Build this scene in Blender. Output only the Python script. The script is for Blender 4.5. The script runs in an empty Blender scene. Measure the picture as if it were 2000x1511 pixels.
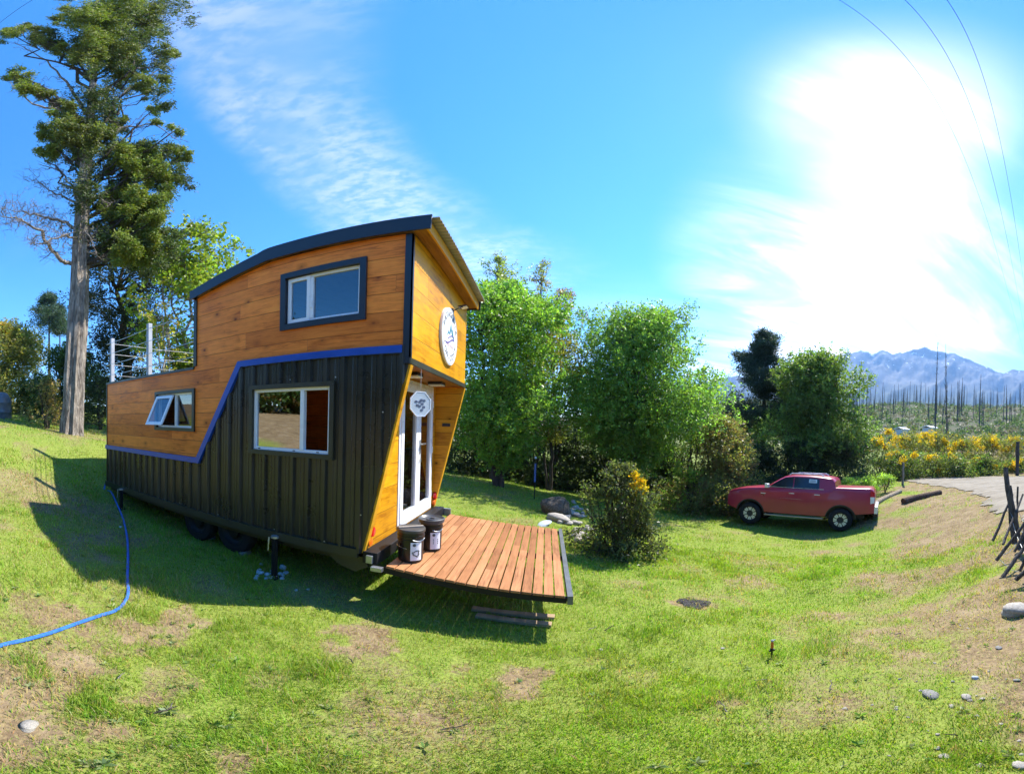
import bpy, bmesh, math, random
import numpy as np
from mathutils import Vector, Matrix
random.seed(7)
rng = np.random.default_rng(7)
S = bpy.context.scene
COL = S.collection
R = math.radians

# ------------------------------------------------------------------ camera (phone panorama: equirectangular strip)
CX, CY, CZ = 1.3062, -3.4764, 1.446
YAW, PITCH, ROLL = 0.0935, -0.0148, 0.0279
PF, PFV, PU, PV = 752.7622, 752.7622 * 0.9597, 996.58, 840.99   # pixels per radian and centre in the 2000 x 1511 photo
_f = np.array([-math.sin(YAW), math.cos(YAW), 0]); _r = np.array([math.cos(YAW), math.sin(YAW), 0]); _u = np.array([0, 0, 1.])
_f2 = _f * math.cos(PITCH) + _u * math.sin(PITCH); _u2 = _u * math.cos(PITCH) - _f * math.sin(PITCH)
_r3 = _r * math.cos(ROLL) + _u2 * math.sin(ROLL); _u3 = _u2 * math.cos(ROLL) - _r * math.sin(ROLL)
CAMR = np.stack([_r3, _u3, _f2]); CAMP = np.array([CX, CY, CZ])
cd = bpy.data.cameras.new('camera'); cam = bpy.data.objects.new('camera', cd); COL.objects.link(cam)
M4 = Matrix.Identity(4)
for i in range(3):
    M4[i][0], M4[i][1], M4[i][2], M4[i][3] = _r3[i], _u3[i], -_f2[i], CAMP[i]
cam.matrix_world = M4
cd.type = 'PANO'; cd.panorama_type = 'EQUIRECTANGULAR'
cd.longitude_min = -PU / PF; cd.longitude_max = (2000 - PU) / PF
cd.latitude_min = -(1511 - PV) / PFV; cd.latitude_max = PV / PFV
cd.clip_start = 0.05; cd.clip_end = 20000
S.camera = cam

# ------------------------------------------------------------------ sky and sun
SUN_AZ, SUN_EL = 40.3, 51.5          # degrees, azimuth counter-clockwise from +X
w = bpy.data.worlds.new('World'); S.world = w; w.use_nodes = True
nt = w.node_tree; nt.nodes.clear(); N = nt.nodes.new; L = nt.links.new
def wm(op, a, b=None, c=None):
    n = N('ShaderNodeMath'); n.operation = op
    for i, v in enumerate((a, b, c)):
        if v is None: continue
        if isinstance(v, (int, float)): n.inputs[i].default_value = v
        else: L(v, n.inputs[i])
    return n.outputs[0]
def wdot(v, d):
    n = N('ShaderNodeVectorMath'); n.operation = 'DOT_PRODUCT'; L(v, n.inputs[0]); n.inputs[1].default_value = d; return n.outputs['Value']
def wmap(v, a, b, c=0., d=1.):
    n = N('ShaderNodeMapRange'); n.interpolation_type = 'SMOOTHSTEP'; L(v, n.inputs[0])
    for i, x in enumerate((a, b, c, d)): n.inputs[i + 1].default_value = x
    return n.outputs[0]
def _ray(u, v):
    lon = (u - PU) / PF; lat = (PV - v) / PFV
    d = np.array([math.sin(lon) * math.cos(lat), math.sin(lat), math.cos(lon) * math.cos(lat)]); return d @ CAMR
def at(u, v, dist):                                        # point seen at photo pixel u, v at a horizontal distance
    d = _ray(u, v); return Vector(CAMP + d * dist / math.hypot(d[0], d[1]))
sky = N('ShaderNodeTexSky'); sky.sky_type = 'NISHITA'; sky.sun_disc = False
sky.sun_elevation = R(SUN_EL); sky.sun_rotation = R(90 - SUN_AZ)
sky.air_density = 1.0; sky.dust_density = 0.12; sky.ozone_density = 6.0; sky.altitude = 800
tc = N('ShaderNodeTexCoord'); D = tc.outputs['Generated']
sx = N('ShaderNodeSeparateXYZ'); L(D, sx.inputs[0])
zz = wm('MAXIMUM', wm('ADD', sx.outputs[2], 0.06), 0.05)
cx_ = N('ShaderNodeCombineXYZ'); L(wm('DIVIDE', sx.outputs[0], zz), cx_.inputs[0]); L(wm('DIVIDE', sx.outputs[1], zz), cx_.inputs[1])
def cnoise(scale, detail, rough, sxy=(1, 1), rot=0, dist=0.):
    m = N('ShaderNodeMapping'); m.inputs['Rotation'].default_value = (0, 0, rot); m.inputs['Scale'].default_value = (sxy[0], sxy[1], 1); L(cx_.outputs[0], m.inputs[0])
    n = N('ShaderNodeTexNoise'); n.inputs['Scale'].default_value = scale; n.inputs['Detail'].default_value = detail; n.inputs['Roughness'].default_value = rough; n.inputs['Distortion'].default_value = dist
    L(m.outputs[0], n.inputs['Vector']); return n.outputs[0]
# cirrocumulus ribbon rising from behind the house to the upper left
A_, B_, C_ = _ray(440, 0), _ray(545, 200), _ray(740, 412)
nrm = np.cross(B_ - A_, C_ - A_); nrm /= np.linalg.norm(nrm); kk_ = float(nrm @ A_)
off = wm('ABSOLUTE', wm('ADD', wm('SUBTRACT', wdot(D, tuple(nrm)), kk_), wm('MULTIPLY', wm('SUBTRACT', cnoise(2.2, 3, .6), .5), .06)))
mid = (A_ + C_) / 2; mid /= np.linalg.norm(mid)
band = wm('MULTIPLY', wmap(off, 0.03, 0.098, 1, 0), wmap(wdot(D, tuple(mid)), 0.72, .9))
rip = wm('MULTIPLY', wmap(cnoise(15, 4, .6, (1, 1.6), 0.5, .2), .33, .66), wmap(cnoise(3.0, 3, .6), .30, .60))
c1 = wm('MULTIPLY', wm('MULTIPLY', band, wm('ADD', wm('MULTIPLY', rip, .62), .30)), .50)
# thin veils to the right, thickest low under the sun; the sun's glow painted in as cloud
s_ = _ray(1690, 560)
veil = wm('MAXIMUM', wmap(wdot(D, tuple(s_)), .86, 1.0), wmap(wdot(D, tuple(_ray(1745, 235))), .965, 1.0))
st = wmap(cnoise(1.1, 6, .62, (.5, 1.7), -.55, .7), .36, .70)
c2 = wm('MULTIPLY', wm('MULTIPLY', veil, wm('ADD', wm('MULTIPLY', st, .9), .22)), .9)
lowr = wmap(sx.outputs[2], .45, .10)
c3 = wm('MULTIPLY', wm('MULTIPLY', wmap(wdot(D, tuple(_ray(1500, 600))), .7, .98), lowr), wm('MULTIPLY', wmap(cnoise(.9, 6, .6, (.35, 1.6), -.5, .8), .38, .66), .5))
c4 = wm('MULTIPLY', wmap(cnoise(.8, 6, .6, (.5, 1.3), .4, .6), .55, .9), .07)
c5 = wm('ADD', wm('MULTIPLY', wmap(wdot(D, tuple(_ray(1745, 225))), 0.952, .998), .36), wm('MULTIPLY', wmap(wdot(D, tuple(_ray(1735, 400))), .975, .999), .30))  # white glare round and below the sun, added as cloud cover
c5 = wm('MULTIPLY', wm('ADD', c5, wm('MULTIPLY', wmap(wdot(D, tuple(_ray(1690, 620))), .93, 1.0), .22)), wm('ADD', wm('MULTIPLY', st, .35), .78))
cov = wm('MINIMUM', wm('ADD', wm('ADD', wm('MAXIMUM', wm('MAXIMUM', c1, c2), c3), c4), c5), 1.)
hs = N('ShaderNodeHueSaturation'); hs.inputs['Saturation'].default_value = 1.26; L(sky.outputs[0], hs.inputs['Color'])
bw = N('ShaderNodeRGBToBW'); L(sky.outputs[0], bw.inputs[0])
cl = N('ShaderNodeMix'); cl.data_type = 'RGBA'
lum = N('ShaderNodeCombineColor')
lv = wm('ADD', wm('MULTIPLY', bw.outputs[0], 1.4), 1.0)
for i in range(3): L(lv, lum.inputs[i])
L(cov, cl.inputs['Factor']); L(hs.outputs[0], cl.inputs['A']); L(lum.outputs[0], cl.inputs['B'])
bg = N('ShaderNodeBackground'); bg.inputs['Strength'].default_value = 0.112; L(cl.outputs['Result'], bg.inputs['Color'])
out = N('ShaderNodeOutputWorld'); L(bg.outputs[0], out.inputs['Surface'])
sl = bpy.data.lights.new('sun', 'SUN'); sl.energy = 3.4; sl.angle = R(0.53); sl.color = (1, .955, .87)
so = bpy.data.objects.new('sun', sl); COL.objects.link(so)
SUN = Vector((math.cos(R(SUN_EL)) * math.cos(R(SUN_AZ)), math.cos(R(SUN_EL)) * math.sin(R(SUN_AZ)), math.sin(R(SUN_EL))))
so.rotation_euler = SUN.to_track_quat('Z', 'Y').to_euler(); so.location = SUN * 60
S.view_settings.view_transform = 'Standard'; S.view_settings.look = 'None'; S.view_settings.gamma = 1
S.view_settings.exposure = 1.9
HAZE = 1.5e-4
S.cycles.max_bounces = 8; S.cycles.diffuse_bounces = 3; S.cycles.glossy_bounces = 4; S.cycles.transmission_bounces = 4; S.cycles.transparent_max_bounces = 12
S.cycles.use_denoising = True; S.cycles.sample_clamp_indirect = 6

# ------------------------------------------------------------------ helpers
WPOS = {}                                                   # world position of every Empty / parent
def tag(o, label=None, cat=None, group=None, kind=None):
    if label: o['label'] = label
    if cat: o['category'] = cat
    if group: o['group'] = group
    if kind: o['kind'] = kind
    return o
def empty(name, loc, label=None, cat=None, group=None, rz=0):
    o = bpy.data.objects.new(name, None); COL.objects.link(o); o.location = loc; o.rotation_euler = (0, 0, rz)
    o.empty_display_size = .2; WPOS[o.name] = Vector(loc); return tag(o, label, cat, group)
def link_mesh(name, me, mat, parent=None):
    mats = mat if isinstance(mat, (list, tuple)) else [mat]
    for m in mats: me.materials.append(m)
    o = bpy.data.objects.new(name, me); COL.objects.link(o)
    if parent is not None:
        o.parent = parent; p = WPOS.get(parent.name, Vector((0, 0, 0)))
        me.transform(Matrix.Translation(-p)); WPOS[o.name] = p
    else: WPOS[o.name] = Vector((0, 0, 0))
    return o
def copy_tree(o, parent=None):
    c = o.copy(); COL.objects.link(c); c.parent = parent
    for ch in list(o.children): copy_tree(ch, c)
    return c
def big_mesh(name, V, F, mat, parent=None, col=None, smooth=False, nrm_=None):
    V = np.asarray(V, np.float32); F = np.asarray(F, np.int32); k = F.shape[1]
    me = bpy.data.meshes.new(name); me.vertices.add(len(V)); me.vertices.foreach_set('co', V.ravel())
    me.loops.add(F.size); me.loops.foreach_set('vertex_index', F.ravel())
    me.polygons.add(len(F)); me.polygons.foreach_set('loop_start', np.arange(0, F.size, k, dtype=np.int32))
    if smooth: me.polygons.foreach_set('use_smooth', np.ones(len(F), bool))
    if col is not None:
        a = me.color_attributes.new('col', 'FLOAT_COLOR', 'POINT')
        c4_ = np.ones((len(V), 4), np.float32); c4_[:, :col.shape[1]] = col; a.data.foreach_set('color', c4_.ravel())
    me.update(calc_edges=True); me.validate()
    return link_mesh(name, me, mat, parent)

class MB:
    def __init__(s): s.v, s.f, s.m, s.cur, s.g = [], [], [], 0, []
    def add(s, vs, fs):
        b = len(s.v); s.g.append((len(s.v), len(s.f), len(vs), len(fs))); s.v += [tuple(v) for v in vs]; s.f += [tuple(i + b for i in f) for f in fs]; s.m += [s.cur] * len(fs); return s
    def mat(s, i): s.cur = i; return s
    def box(s, a, b):
        x0, y0, z0 = a; x1, y1, z1 = b
        return s.add([(x0, y0, z0), (x1, y0, z0), (x1, y1, z0), (x0, y1, z0), (x0, y0, z1), (x1, y0, z1), (x1, y1, z1), (x0, y1, z1)],
                     [(0, 3, 2, 1), (4, 5, 6, 7), (0, 1, 5, 4), (1, 2, 6, 5), (2, 3, 7, 6), (3, 0, 4, 7)])
    def bar(s, p, q, w_, h_, up=(0, 0, 1)):
        p, q = Vector(p), Vector(q); d = (q - p).normalized(); u = Vector(up)
        sd = d.cross(u)
        if sd.length < 1e-4: sd = d.cross(Vector((1, 0, 0)))
        sd.normalize(); u = sd.cross(d).normalized(); a, b = sd * w_ / 2, u * h_ / 2
        vs = [p - a - b, p + a - b, p + a + b, p - a + b, q - a - b, q + a - b, q + a + b, q - a + b]
        return s.add(vs, [(0, 3, 2, 1), (4, 5, 6, 7), (0, 1, 5, 4), (1, 2, 6, 5), (2, 3, 7, 6), (3, 0, 4, 7)])
    def tube(s, pts, rad, seg=8, cap=True):
        pts = [Vector(p) for p in pts]; n = len(pts)
        if not hasattr(rad, '__len__'): rad = [rad] * n
        vs, fs = [], []; ref = Vector((.3, .5, .81))
        for i in range(n):
            d = (pts[min(i + 1, n - 1)] - pts[max(i - 1, 0)]).normalized()
            a = d.cross(ref)
            if a.length < .05: a = d.cross(Vector((1, 0, 0)))
            a.normalize(); b = d.cross(a); ref = b.cross(d) if False else ref
            for k in range(seg):
                t = 2 * math.pi * k / seg; vs.append(pts[i] + (a * math.cos(t) + b * math.sin(t)) * rad[i])
        for i in range(n - 1):
            for k in range(seg):
                k2 = (k + 1) % seg; fs.append((i * seg + k, i * seg + k2, (i + 1) * seg + k2, (i + 1) * seg + k))
        if cap: fs.append(tuple(range(seg))[::-1]); fs.append(tuple((n - 1) * seg + k for k in range(seg)))
        return s.add(vs, fs)
    def lathe(s, prof, c=(0, 0, 0), seg=24, axis='z', cap=True):
        c = Vector(c); vs, fs = [], []
        for r_, h_ in prof:
            for k in range(seg):
                t = 2 * math.pi * k / seg; x, y = r_ * math.cos(t), r_ * math.sin(t)
                vs.append(c + (Vector((x, y, h_)) if axis == 'z' else Vector((x, h_, y)) if axis == 'y' else Vector((h_, x, y))))
        n = len(prof)
        for i in range(n - 1):
            for k in range(seg):
                k2 = (k + 1) % seg; fs.append((i * seg + k, i * seg + k2, (i + 1) * seg + k2, (i + 1) * seg + k))
        if cap: fs.append(tuple(range(seg))[::-1]); fs.append(tuple((n - 1) * seg + k for k in range(seg)))
        return s.add(vs, fs)
    def plate(s, outer, holes, t0, t1, mp):
        # 2-D outline with holes, extruded from t0 to t1; mp(a, b, t) -> point
        bm = bmesh.new(); es = []
        for loop in [outer] + list(holes):
            vv = [bm.verts.new((a, b, 0)) for a, b in loop]
            es += [bm.edges.new((vv[i], vv[(i + 1) % len(vv)])) for i in range(len(vv))]
        bmesh.ops.triangle_fill(bm, use_beauty=True, use_dissolve=False, edges=es)
        bm.verts.ensure_lookup_table(); bm.verts.index_update()
        n = len(bm.verts); pts = [(v.co.x, v.co.y) for v in bm.verts]
        vs = [mp(a, b, t0) for a, b in pts] + [mp(a, b, t1) for a, b in pts]; fs = []
        for f in bm.faces:
            ix = [v.index for v in f.verts]; fs.append(tuple(ix)); fs.append(tuple(i + n for i in ix[::-1]))
        for e in bm.edges:
            if len(e.link_faces) == 1:
                a, b = e.verts[0].index, e.verts[1].index; fs.append((a, b, b + n, a + n))
        bm.free(); return s.add(vs, fs)
    def each(s, name, mat, parent=None, **k):
        r_ = []
        for v0, f0, nv_, nf_ in s.g:                        # every added piece becomes an object of its own
            q = MB(); q.v = s.v[v0:v0 + nv_]; q.f = [tuple(i - v0 for i in f) for f in s.f[f0:f0 + nf_]]; q.m = [0] * nf_; r_.append(q.obj(name, mat, parent, **k))
        return r_
    def obj(s, name, mat, parent=None, smooth=False, bevel=0, angle=35):
        me = bpy.data.meshes.new(name); me.from_pydata(s.v, [], s.f); me.polygons.foreach_set('material_index', s.m)
        bm = bmesh.new(); bm.from_mesh(me)
        bmesh.ops.recalc_face_normals(bm, faces=bm.faces); bm.to_mesh(me); bm.free()
        if smooth:
            me.polygons.foreach_set('use_smooth', [True] * len(me.polygons))
            try: me.set_sharp_from_angle(angle=R(angle))
            except Exception: pass
        me.update(); o = link_mesh(name, me, mat, parent)
        if bevel:
            b = o.modifiers.new('bevel', 'BEVEL'); b.width = bevel; b.segments = 2; b.limit_method = 'ANGLE'; b.angle_limit = R(40)
        return o
def rect(a0, b0, a1, b1): return [(a0, b0), (a1, b0), (a1, b1), (a0, b1)]
XZ = lambda a, b, t: (a, t, b)          # plane facing -Y
YZ = lambda a, b, t: (t, a, b)          # plane facing X
XY = lambda a, b, t: (a, b, t)

# ------------------------------------------------------------------ materials
class MT:
    def __init__(s, name):
        s.m = bpy.data.materials.new(name); s.m.use_nodes = True; s.t = s.m.node_tree; s.t.nodes.clear()
        s.o = s.n('ShaderNodeOutputMaterial')
    def n(s, t, **k):
        x = s.t.nodes.new(t)
        for a, b in k.items(): setattr(x, a, b)
        return x
    def l(s, a, b): s.t.links.new(a, b)
    def val(s, sock, v):
        if hasattr(v, 'links'): s.l(v, sock)
        elif v is not None: sock.default_value = v if not (isinstance(v, tuple) and len(v) == 3 and len(sock.default_value) == 4) else (*v, 1)
    def math(s, op, a, b=None, c=None):
        x = s.n('ShaderNodeMath', operation=op)
        for i, v in enumerate((a, b, c)):
            if v is not None: s.val(x.inputs[i], v)
        return x.outputs[0]
    def obj(s, scale=(1, 1, 1), rot=(0, 0, 0)):
        t = s.n('ShaderNodeNewGeometry'); m = s.n('ShaderNodeMapping'); m.inputs['Scale'].default_value = scale; m.inputs['Rotation'].default_value = rot; s.l(t.outputs['Position'], m.inputs[0]); return m.outputs[0]
    def loc(s, scale=(1, 1, 1)):
        t = s.n('ShaderNodeTexCoord'); m = s.n('ShaderNodeMapping'); m.inputs['Scale'].default_value = scale; s.l(t.outputs['Object'], m.inputs[0]); return m.outputs[0]
    def noise(s, vec, scale=5, detail=4, rough=.55, dist=0.):
        x = s.n('ShaderNodeTexNoise'); s.l(vec, x.inputs['Vector']); x.inputs['Scale'].default_value = scale; x.inputs['Detail'].default_value = detail; x.inputs['Roughness'].default_value = rough; x.inputs['Distortion'].default_value = dist; return x.outputs[0]
    def ramp(s, f, stops):
        x = s.n('ShaderNodeValToRGB'); s.l(f, x.inputs[0]); e = x.color_ramp.elements
        while len(e) < len(stops): e.new(.5)
        for i, (p, c) in enumerate(stops): e[i].position = p; e[i].color = (*c, 1) if len(c) == 3 else c
        return x.outputs[0]
    def mr(s, f, a, b, c=0., d=1.):
        x = s.n('ShaderNodeMapRange'); s.l(f, x.inputs[0])
        for i, v in enumerate((a, b, c, d)): x.inputs[i + 1].default_value = v
        return x.outputs[0]
    def mix(s, f, a, b, mode='MIX'):
        x = s.n('ShaderNodeMix', data_type='RGBA', blend_type=mode); s.val(x.inputs['Factor'], f); s.val(x.inputs['A'], a); s.val(x.inputs['B'], b); return x.outputs['Result']
    def bump(s, h, strength=.3, dist=.02):
        x = s.n('ShaderNodeBump'); s.l(h, x.inputs['Height']); x.inputs['Strength'].default_value = strength; x.inputs['Distance'].default_value = dist; return x.outputs[0]
    def attr(s, name='col'):
        x = s.n('ShaderNodeAttribute', attribute_name=name); return x.outputs['Color']
    def pbr(s, color, rough=.5, metal=0., normal=None, spec=.5, coat=0.):
        p = s.n('ShaderNodeBsdfPrincipled'); s.val(p.inputs['Base Color'], color); s.val(p.inputs['Roughness'], rough); s.val(p.inputs['Metallic'], metal)
        p.inputs['Specular IOR Level'].default_value = spec; p.inputs['Coat Weight'].default_value = coat
        if normal is not None: s.l(normal, p.inputs['Normal'])
        return p
    def done(s, sh): s.l(sh.outputs[0], s.o.inputs['Surface']); return s.m

def simple(name, color, rough=.5, metal=0., spec=.5, var=.12, scale=6, bump=0., coat=0.):
    t = MT(name); v = t.loc(); n_ = t.noise(v, scale, 5)
    c = t.mix(1., color, t.ramp(n_, [(.3, (1 - var,) * 3), (.7, (1 + var,) * 3)]), 'MULTIPLY')
    rr = t.mr(n_, .3, .7, max(rough - .07, .02), min(rough + .07, 1))
    return t.done(t.pbr(c, rr, metal, t.bump(t.noise(v, scale * 8, 3), bump, .01) if bump else None, spec, coat))

def leaf_mat(name, trans=.42, rough=.55, tint=(1, 1, 1), spec=.3):
    t = MT(name); c = t.mix(1., t.attr(), (*tint, 1), 'MULTIPLY')
    p = t.pbr(c, rough, 0, None, spec)
    tr = t.n('ShaderNodeBsdfTranslucent'); t.l(t.mix(1., c, (1.5, 1.75, .75, 1), 'MULTIPLY'), tr.inputs[0])
    mx = t.n('ShaderNodeMixShader'); mx.inputs[0].default_value = trans; t.l(p.outputs[0], mx.inputs[1]); t.l(tr.outputs[0], mx.inputs[2])
    return t.done(mx)

def wood_mat(name, dark, light, horiz='x', pitch=.2133, z0=2.402, gap=.0055, knots=True, rough=.42, length=2.1, vert='z', streak=9., groove=True):
    """boards: rows of height `pitch` along `vert`, grain along `horiz`"""
    t = MT(name); g = t.n('ShaderNodeNewGeometry'); sp = t.n('ShaderNodeSeparateXYZ'); t.l(g.outputs['Position'], sp.inputs[0])
    ix = {'x': 0, 'y': 1, 'z': 2}; h = sp.outputs[ix[horiz]]; v = sp.outputs[ix[vert]]
    rowf = t.math('DIVIDE', t.math('SUBTRACT', v, z0), pitch); row = t.math('FLOOR', rowf); fr = t.math('SUBTRACT', rowf, row)
    wn = t.n('ShaderNodeTexWhiteNoise', noise_dimensions='1D'); t.l(row, wn.inputs['W'])
    hs = t.math('ADD', h, t.math('MULTIPLY', wn.outputs['Value'], 7.3))
    segf = t.math('DIVIDE', hs, length); seg = t.math('FLOOR', segf); sfr = t.math('SUBTRACT', segf, seg)
    wn2 = t.n('ShaderNodeTexWhiteNoise', noise_dimensions='2D'); cb = t.n('ShaderNodeCombineXYZ'); t.l(row, cb.inputs[0]); t.l(seg, cb.inputs[1]); t.l(cb.outputs[0], wn2.inputs['Vector'])
    br = wn2.outputs['Value']
    vec = t.n('ShaderNodeCombineXYZ'); t.l(t.math('MULTIPLY', h, 1.), vec.inputs[0]); t.l(t.math('MULTIPLY', v, streak), vec.inputs[1]); t.l(t.math('MULTIPLY', br, 31.), vec.inputs[2])
    grain = t.noise(vec.outputs[0], 3.2, 7, .62, .9)
    vec2 = t.n('ShaderNodeCombineXYZ'); t.l(h, vec2.inputs[0]); t.l(v, vec2.inputs[1]); t.l(t.math('MULTIPLY', row, 3.7), vec2.inputs[2])
    blot = t.noise(vec2.outputs[0], 1.5, 5, .6)
    c = t.ramp(t.math('ADD', t.math('MULTIPLY', grain, .55), t.math('MULTIPLY', blot, .45)), [(.36, tuple(q * .8 for q in dark)), (.47, tuple((a_ + b_) / 2 for a_, b_ in zip(dark, light))), (.60, light)])
    c = t.mix(1., c, t.ramp(br, [(0., (.74, .68, .62)), (.5, (.98, .97, .95)), (1., (1.13, 1.16, 1.2))]), 'MULTIPLY')
    if knots:
        kv = t.n('ShaderNodeCombineXYZ'); t.l(t.math('MULTIPLY', h, 1.), kv.inputs[0]); t.l(t.math('MULTIPLY', v, 1.45), kv.inputs[1]); t.l(t.math('MULTIPLY', row, 5.1), kv.inputs[2])
        vo = t.n('ShaderNodeTexVoronoi'); t.l(kv.outputs[0], vo.inputs['Vector']); vo.inputs['Scale'].default_value = 3.1
        dd = t.math('ADD', vo.outputs['Distance'], t.math('MULTIPLY', t.math('SUBTRACT', grain, .5), .06))
        sepc = t.n('ShaderNodeSeparateColor'); t.l(vo.outputs['Color'], sepc.inputs[0])
        on = t.math('GREATER_THAN', sepc.outputs[0], .30)
        kn = t.math('MULTIPLY', t.mr(dd, .035, .10, 1., 0.), on); hal = t.math('MULTIPLY', t.mr(dd, .05, .30, .65, 0.), on)
        c = t.mix(hal, c, tuple(x * .62 for x in dark)); c = t.mix(kn, c, tuple(x * .22 for x in dark))
    if groove:
        e = t.math('MINIMUM', fr, t.math('SUBTRACT', 1., fr)); gr = t.mr(e, gap * .3 / pitch, gap / pitch, 1., 0.)
        e2 = t.math('MULTIPLY', t.math('MINIMUM', sfr, t.math('SUBTRACT', 1., sfr)), length); gr2 = t.mr(e2, .001, .004, .45, 0.)
        gg = t.math('MAXIMUM', gr, gr2); c = t.mix(t.math('MULTIPLY', gg, .62), c, tuple(x * .12 for x in dark))
        hh = t.math('SUBTRACT', t.math('MULTIPLY', grain, .12), gg)
    else: hh = t.math('MULTIPLY', grain, .15)
    return t.done(t.pbr(c, t.mr(grain, .3, .7, rough - .06, rough + .1), 0, t.bump(hh, .5, .006), .18))
# ------------------------------------------------------------------ terrain
def _hash(i, j, s):
    h = np.sin(i * 127.1 + j * 311.7 + s * 74.7) * 43758.5453; return h - np.floor(h)
def vnoise(x, y, s=0):
    i, j = np.floor(x), np.floor(y); fx, fy = x - i, y - j; fx = fx * fx * (3 - 2 * fx); fy = fy * fy * (3 - 2 * fy)
    a, b, c, d = _hash(i, j, s), _hash(i + 1, j, s), _hash(i, j + 1, s), _hash(i + 1, j + 1, s)
    return a + (b - a) * fx + (c - a) * fy + (a - b - c + d) * fx * fy
def fbm(x, y, s=0, o=4):
    t = 0; a = .5
    for k in range(o): t = t + a * vnoise(x * 2 ** k + k * 17.3, y * 2 ** k - k * 9.1, s + k); a *= .5
    return t / (1 - .5 ** o)
_ctl = [(1.3, -3.5, -.36), (-2.5, .1, -.52), (-1.57, 0, -.58), (-6.0, .1, -.36), (1.5, 0, -.74), (.6, -1., -.62), (-1., -2.0, -.47), (1.3, -2.0, -.52), (0, 2.5, -.82), (3.1, .9, -.95), (3.1, -.85, -.76),
        (2.8, 3.7, -1.12), (-4, 3, -.55), (3, -9, .25), (-2, -9, .55), (1, -15, 1.25), (-8, -12, 1.6), (9, -12, .6), (4.0, -3.3, -.45), (-1.0, -3.1, -.27), (-3.0, -3.0, -.05)]
for q in ((140, 850, 12), (5, 815, 16), (0, 870, 9), (0, 945, 7.5), (190, 870, 10), (190, 940, 8.6), (1772, 941, 22), (1880, 957, 17), (1955, 985, 11), (1998, 1015, 8.5), (2000, 932, 24), (1780, 935, 25), (1980, 1060, 7),
          (1990, 1130, 5), (1985, 1195, 4.1), (935, 945, 14.6), (1300, 985, 18.5), (1643, 1035, 13.35), (1463, 1026, 13.73), (1730, 980, 15.5), (1800, 975, 15.5), (1085, 1005, 10.5), (1700, 1010, 13.6), (1850, 1050, 9.5), (1600, 1120, 7.2), (1750, 1180, 5.6)):
    _ctl.append(tuple(at(*q)))
_ctl = np.array(_ctl)
for a in np.linspace(0, 2 * math.pi, 16, endpoint=False):
    r_ = 45; x_, y_ = CX + r_ * math.cos(a), CY + r_ * math.sin(a)
    z_ = 3.2 if (math.pi * .75 < a < math.pi * 1.6) else (-3.0 if math.pi * .2 < a < math.pi * .75 else -1.)
    _ctl = np.vstack([_ctl, [x_, y_, z_]])
def _tps(r2): return .5 * r2 * np.log(r2 + 1e-9)
_n = len(_ctl); _P = _ctl[:, :2]
_K = _tps(((_P[:, None] - _P[None]) ** 2).sum(-1)) + np.eye(_n) * .6
_Q = np.hstack([np.ones((_n, 1)), _P]); _A = np.block([[_K, _Q], [_Q.T, np.zeros((3, 3))]])
_W = np.linalg.solve(_A, np.concatenate([_ctl[:, 2], np.zeros(3)]))
def gz(x, y, micro=True):
    x = np.asarray(x, float); y = np.asarray(y, float); sh = x.shape; xf, yf = x.ravel(), y.ravel()
    z = np.empty(len(xf))
    rr = np.hypot(xf - CX, yf - CY); sc = np.minimum(1, 44 / np.maximum(rr, 1e-6)); xa, ya = CX + (xf - CX) * sc, CY + (yf - CY) * sc
    for i in range(0, len(xf), 40000):
        q = np.stack([xa[i:i + 40000], ya[i:i + 40000]], 1)
        z[i:i + 40000] = _tps(((q[:, None] - _P[None]) ** 2).sum(-1)) @ _W[:_n] + _W[_n] + q @ _W[_n + 1:]
    # wooded ridge beyond the garden
    az = np.arctan2(xf - CX, yf - CY)                        # clockwise from +Y
    crest = 21 * np.clip((az - .02) / .5, .45, 1.0) + 1.6 * fbm(az * 9, az * 0, 5, 3) - .8
    crest = np.where((az < -.2) | (az > 2.2), 6, crest)
    t = np.clip((rr - 46) / 190, 0, 1); t = t * t * (3 - 2 * t); t2 = np.clip((rr - 236) / 160, 0, 1)
    hill = crest * t * (1 - t2 * .8) + (fbm(xf / 22, yf / 22, 9, 4) - .5) * 5 * t
    far = np.clip((rr - 44) / 20, 0, 1)
    z = z * (1 - .9 * far) + hill + far * -1.
    if micro:
        k = np.clip(1 - (rr - 25) / 15, 0, 1)
        z = z + k * ((fbm(xf * .9, yf * .9, 3, 3) - .5) * .09 + (fbm(xf * 5, yf * 5, 4, 2) - .5) * .028)
    return z.reshape(sh)
def on(x, y, dz=0.): return Vector((x, y, float(gz(np.array([x]), np.array([y]))[0]) + dz))
def gpx(u, v):                                              # where the view ray through a photo pixel meets the ground
    d = _ray(u, v); t = np.linspace(1.2, 40, 1600); p = CAMP + d[None] * t[:, None]; g = gz(p[:, 0], p[:, 1])
    k = int(np.argmax(p[:, 2] < g)); return Vector((p[k, 0], p[k, 1], g[k]))
_road = np.array([tuple(at(*q))[:2] for q in ((1766, 941, 22.5), (1830, 948, 19.5), (1885, 958, 16.5), (1945, 985, 11.5), (2000, 1012, 8.6))] + [(13, -7.), (25, -9.), tuple(at(2000, 930, 25))[:2], tuple(at(1880, 934, 25))[:2], tuple(at(1775, 936, 26))[:2]])
def inpoly(x, y, P):
    c = np.zeros(x.shape, bool); j = len(P) - 1
    for i in range(len(P)):
        c ^= ((P[i, 1] > y) != (P[j, 1] > y)) & (x < (P[j, 0] - P[i, 0]) * (y - P[i, 1]) / (P[j, 1] - P[i, 1] + 1e-12) + P[i, 0]); j = i
    return c
_bare = []                                                  # worn patches of the lawn: x, y, radius, strength
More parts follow.
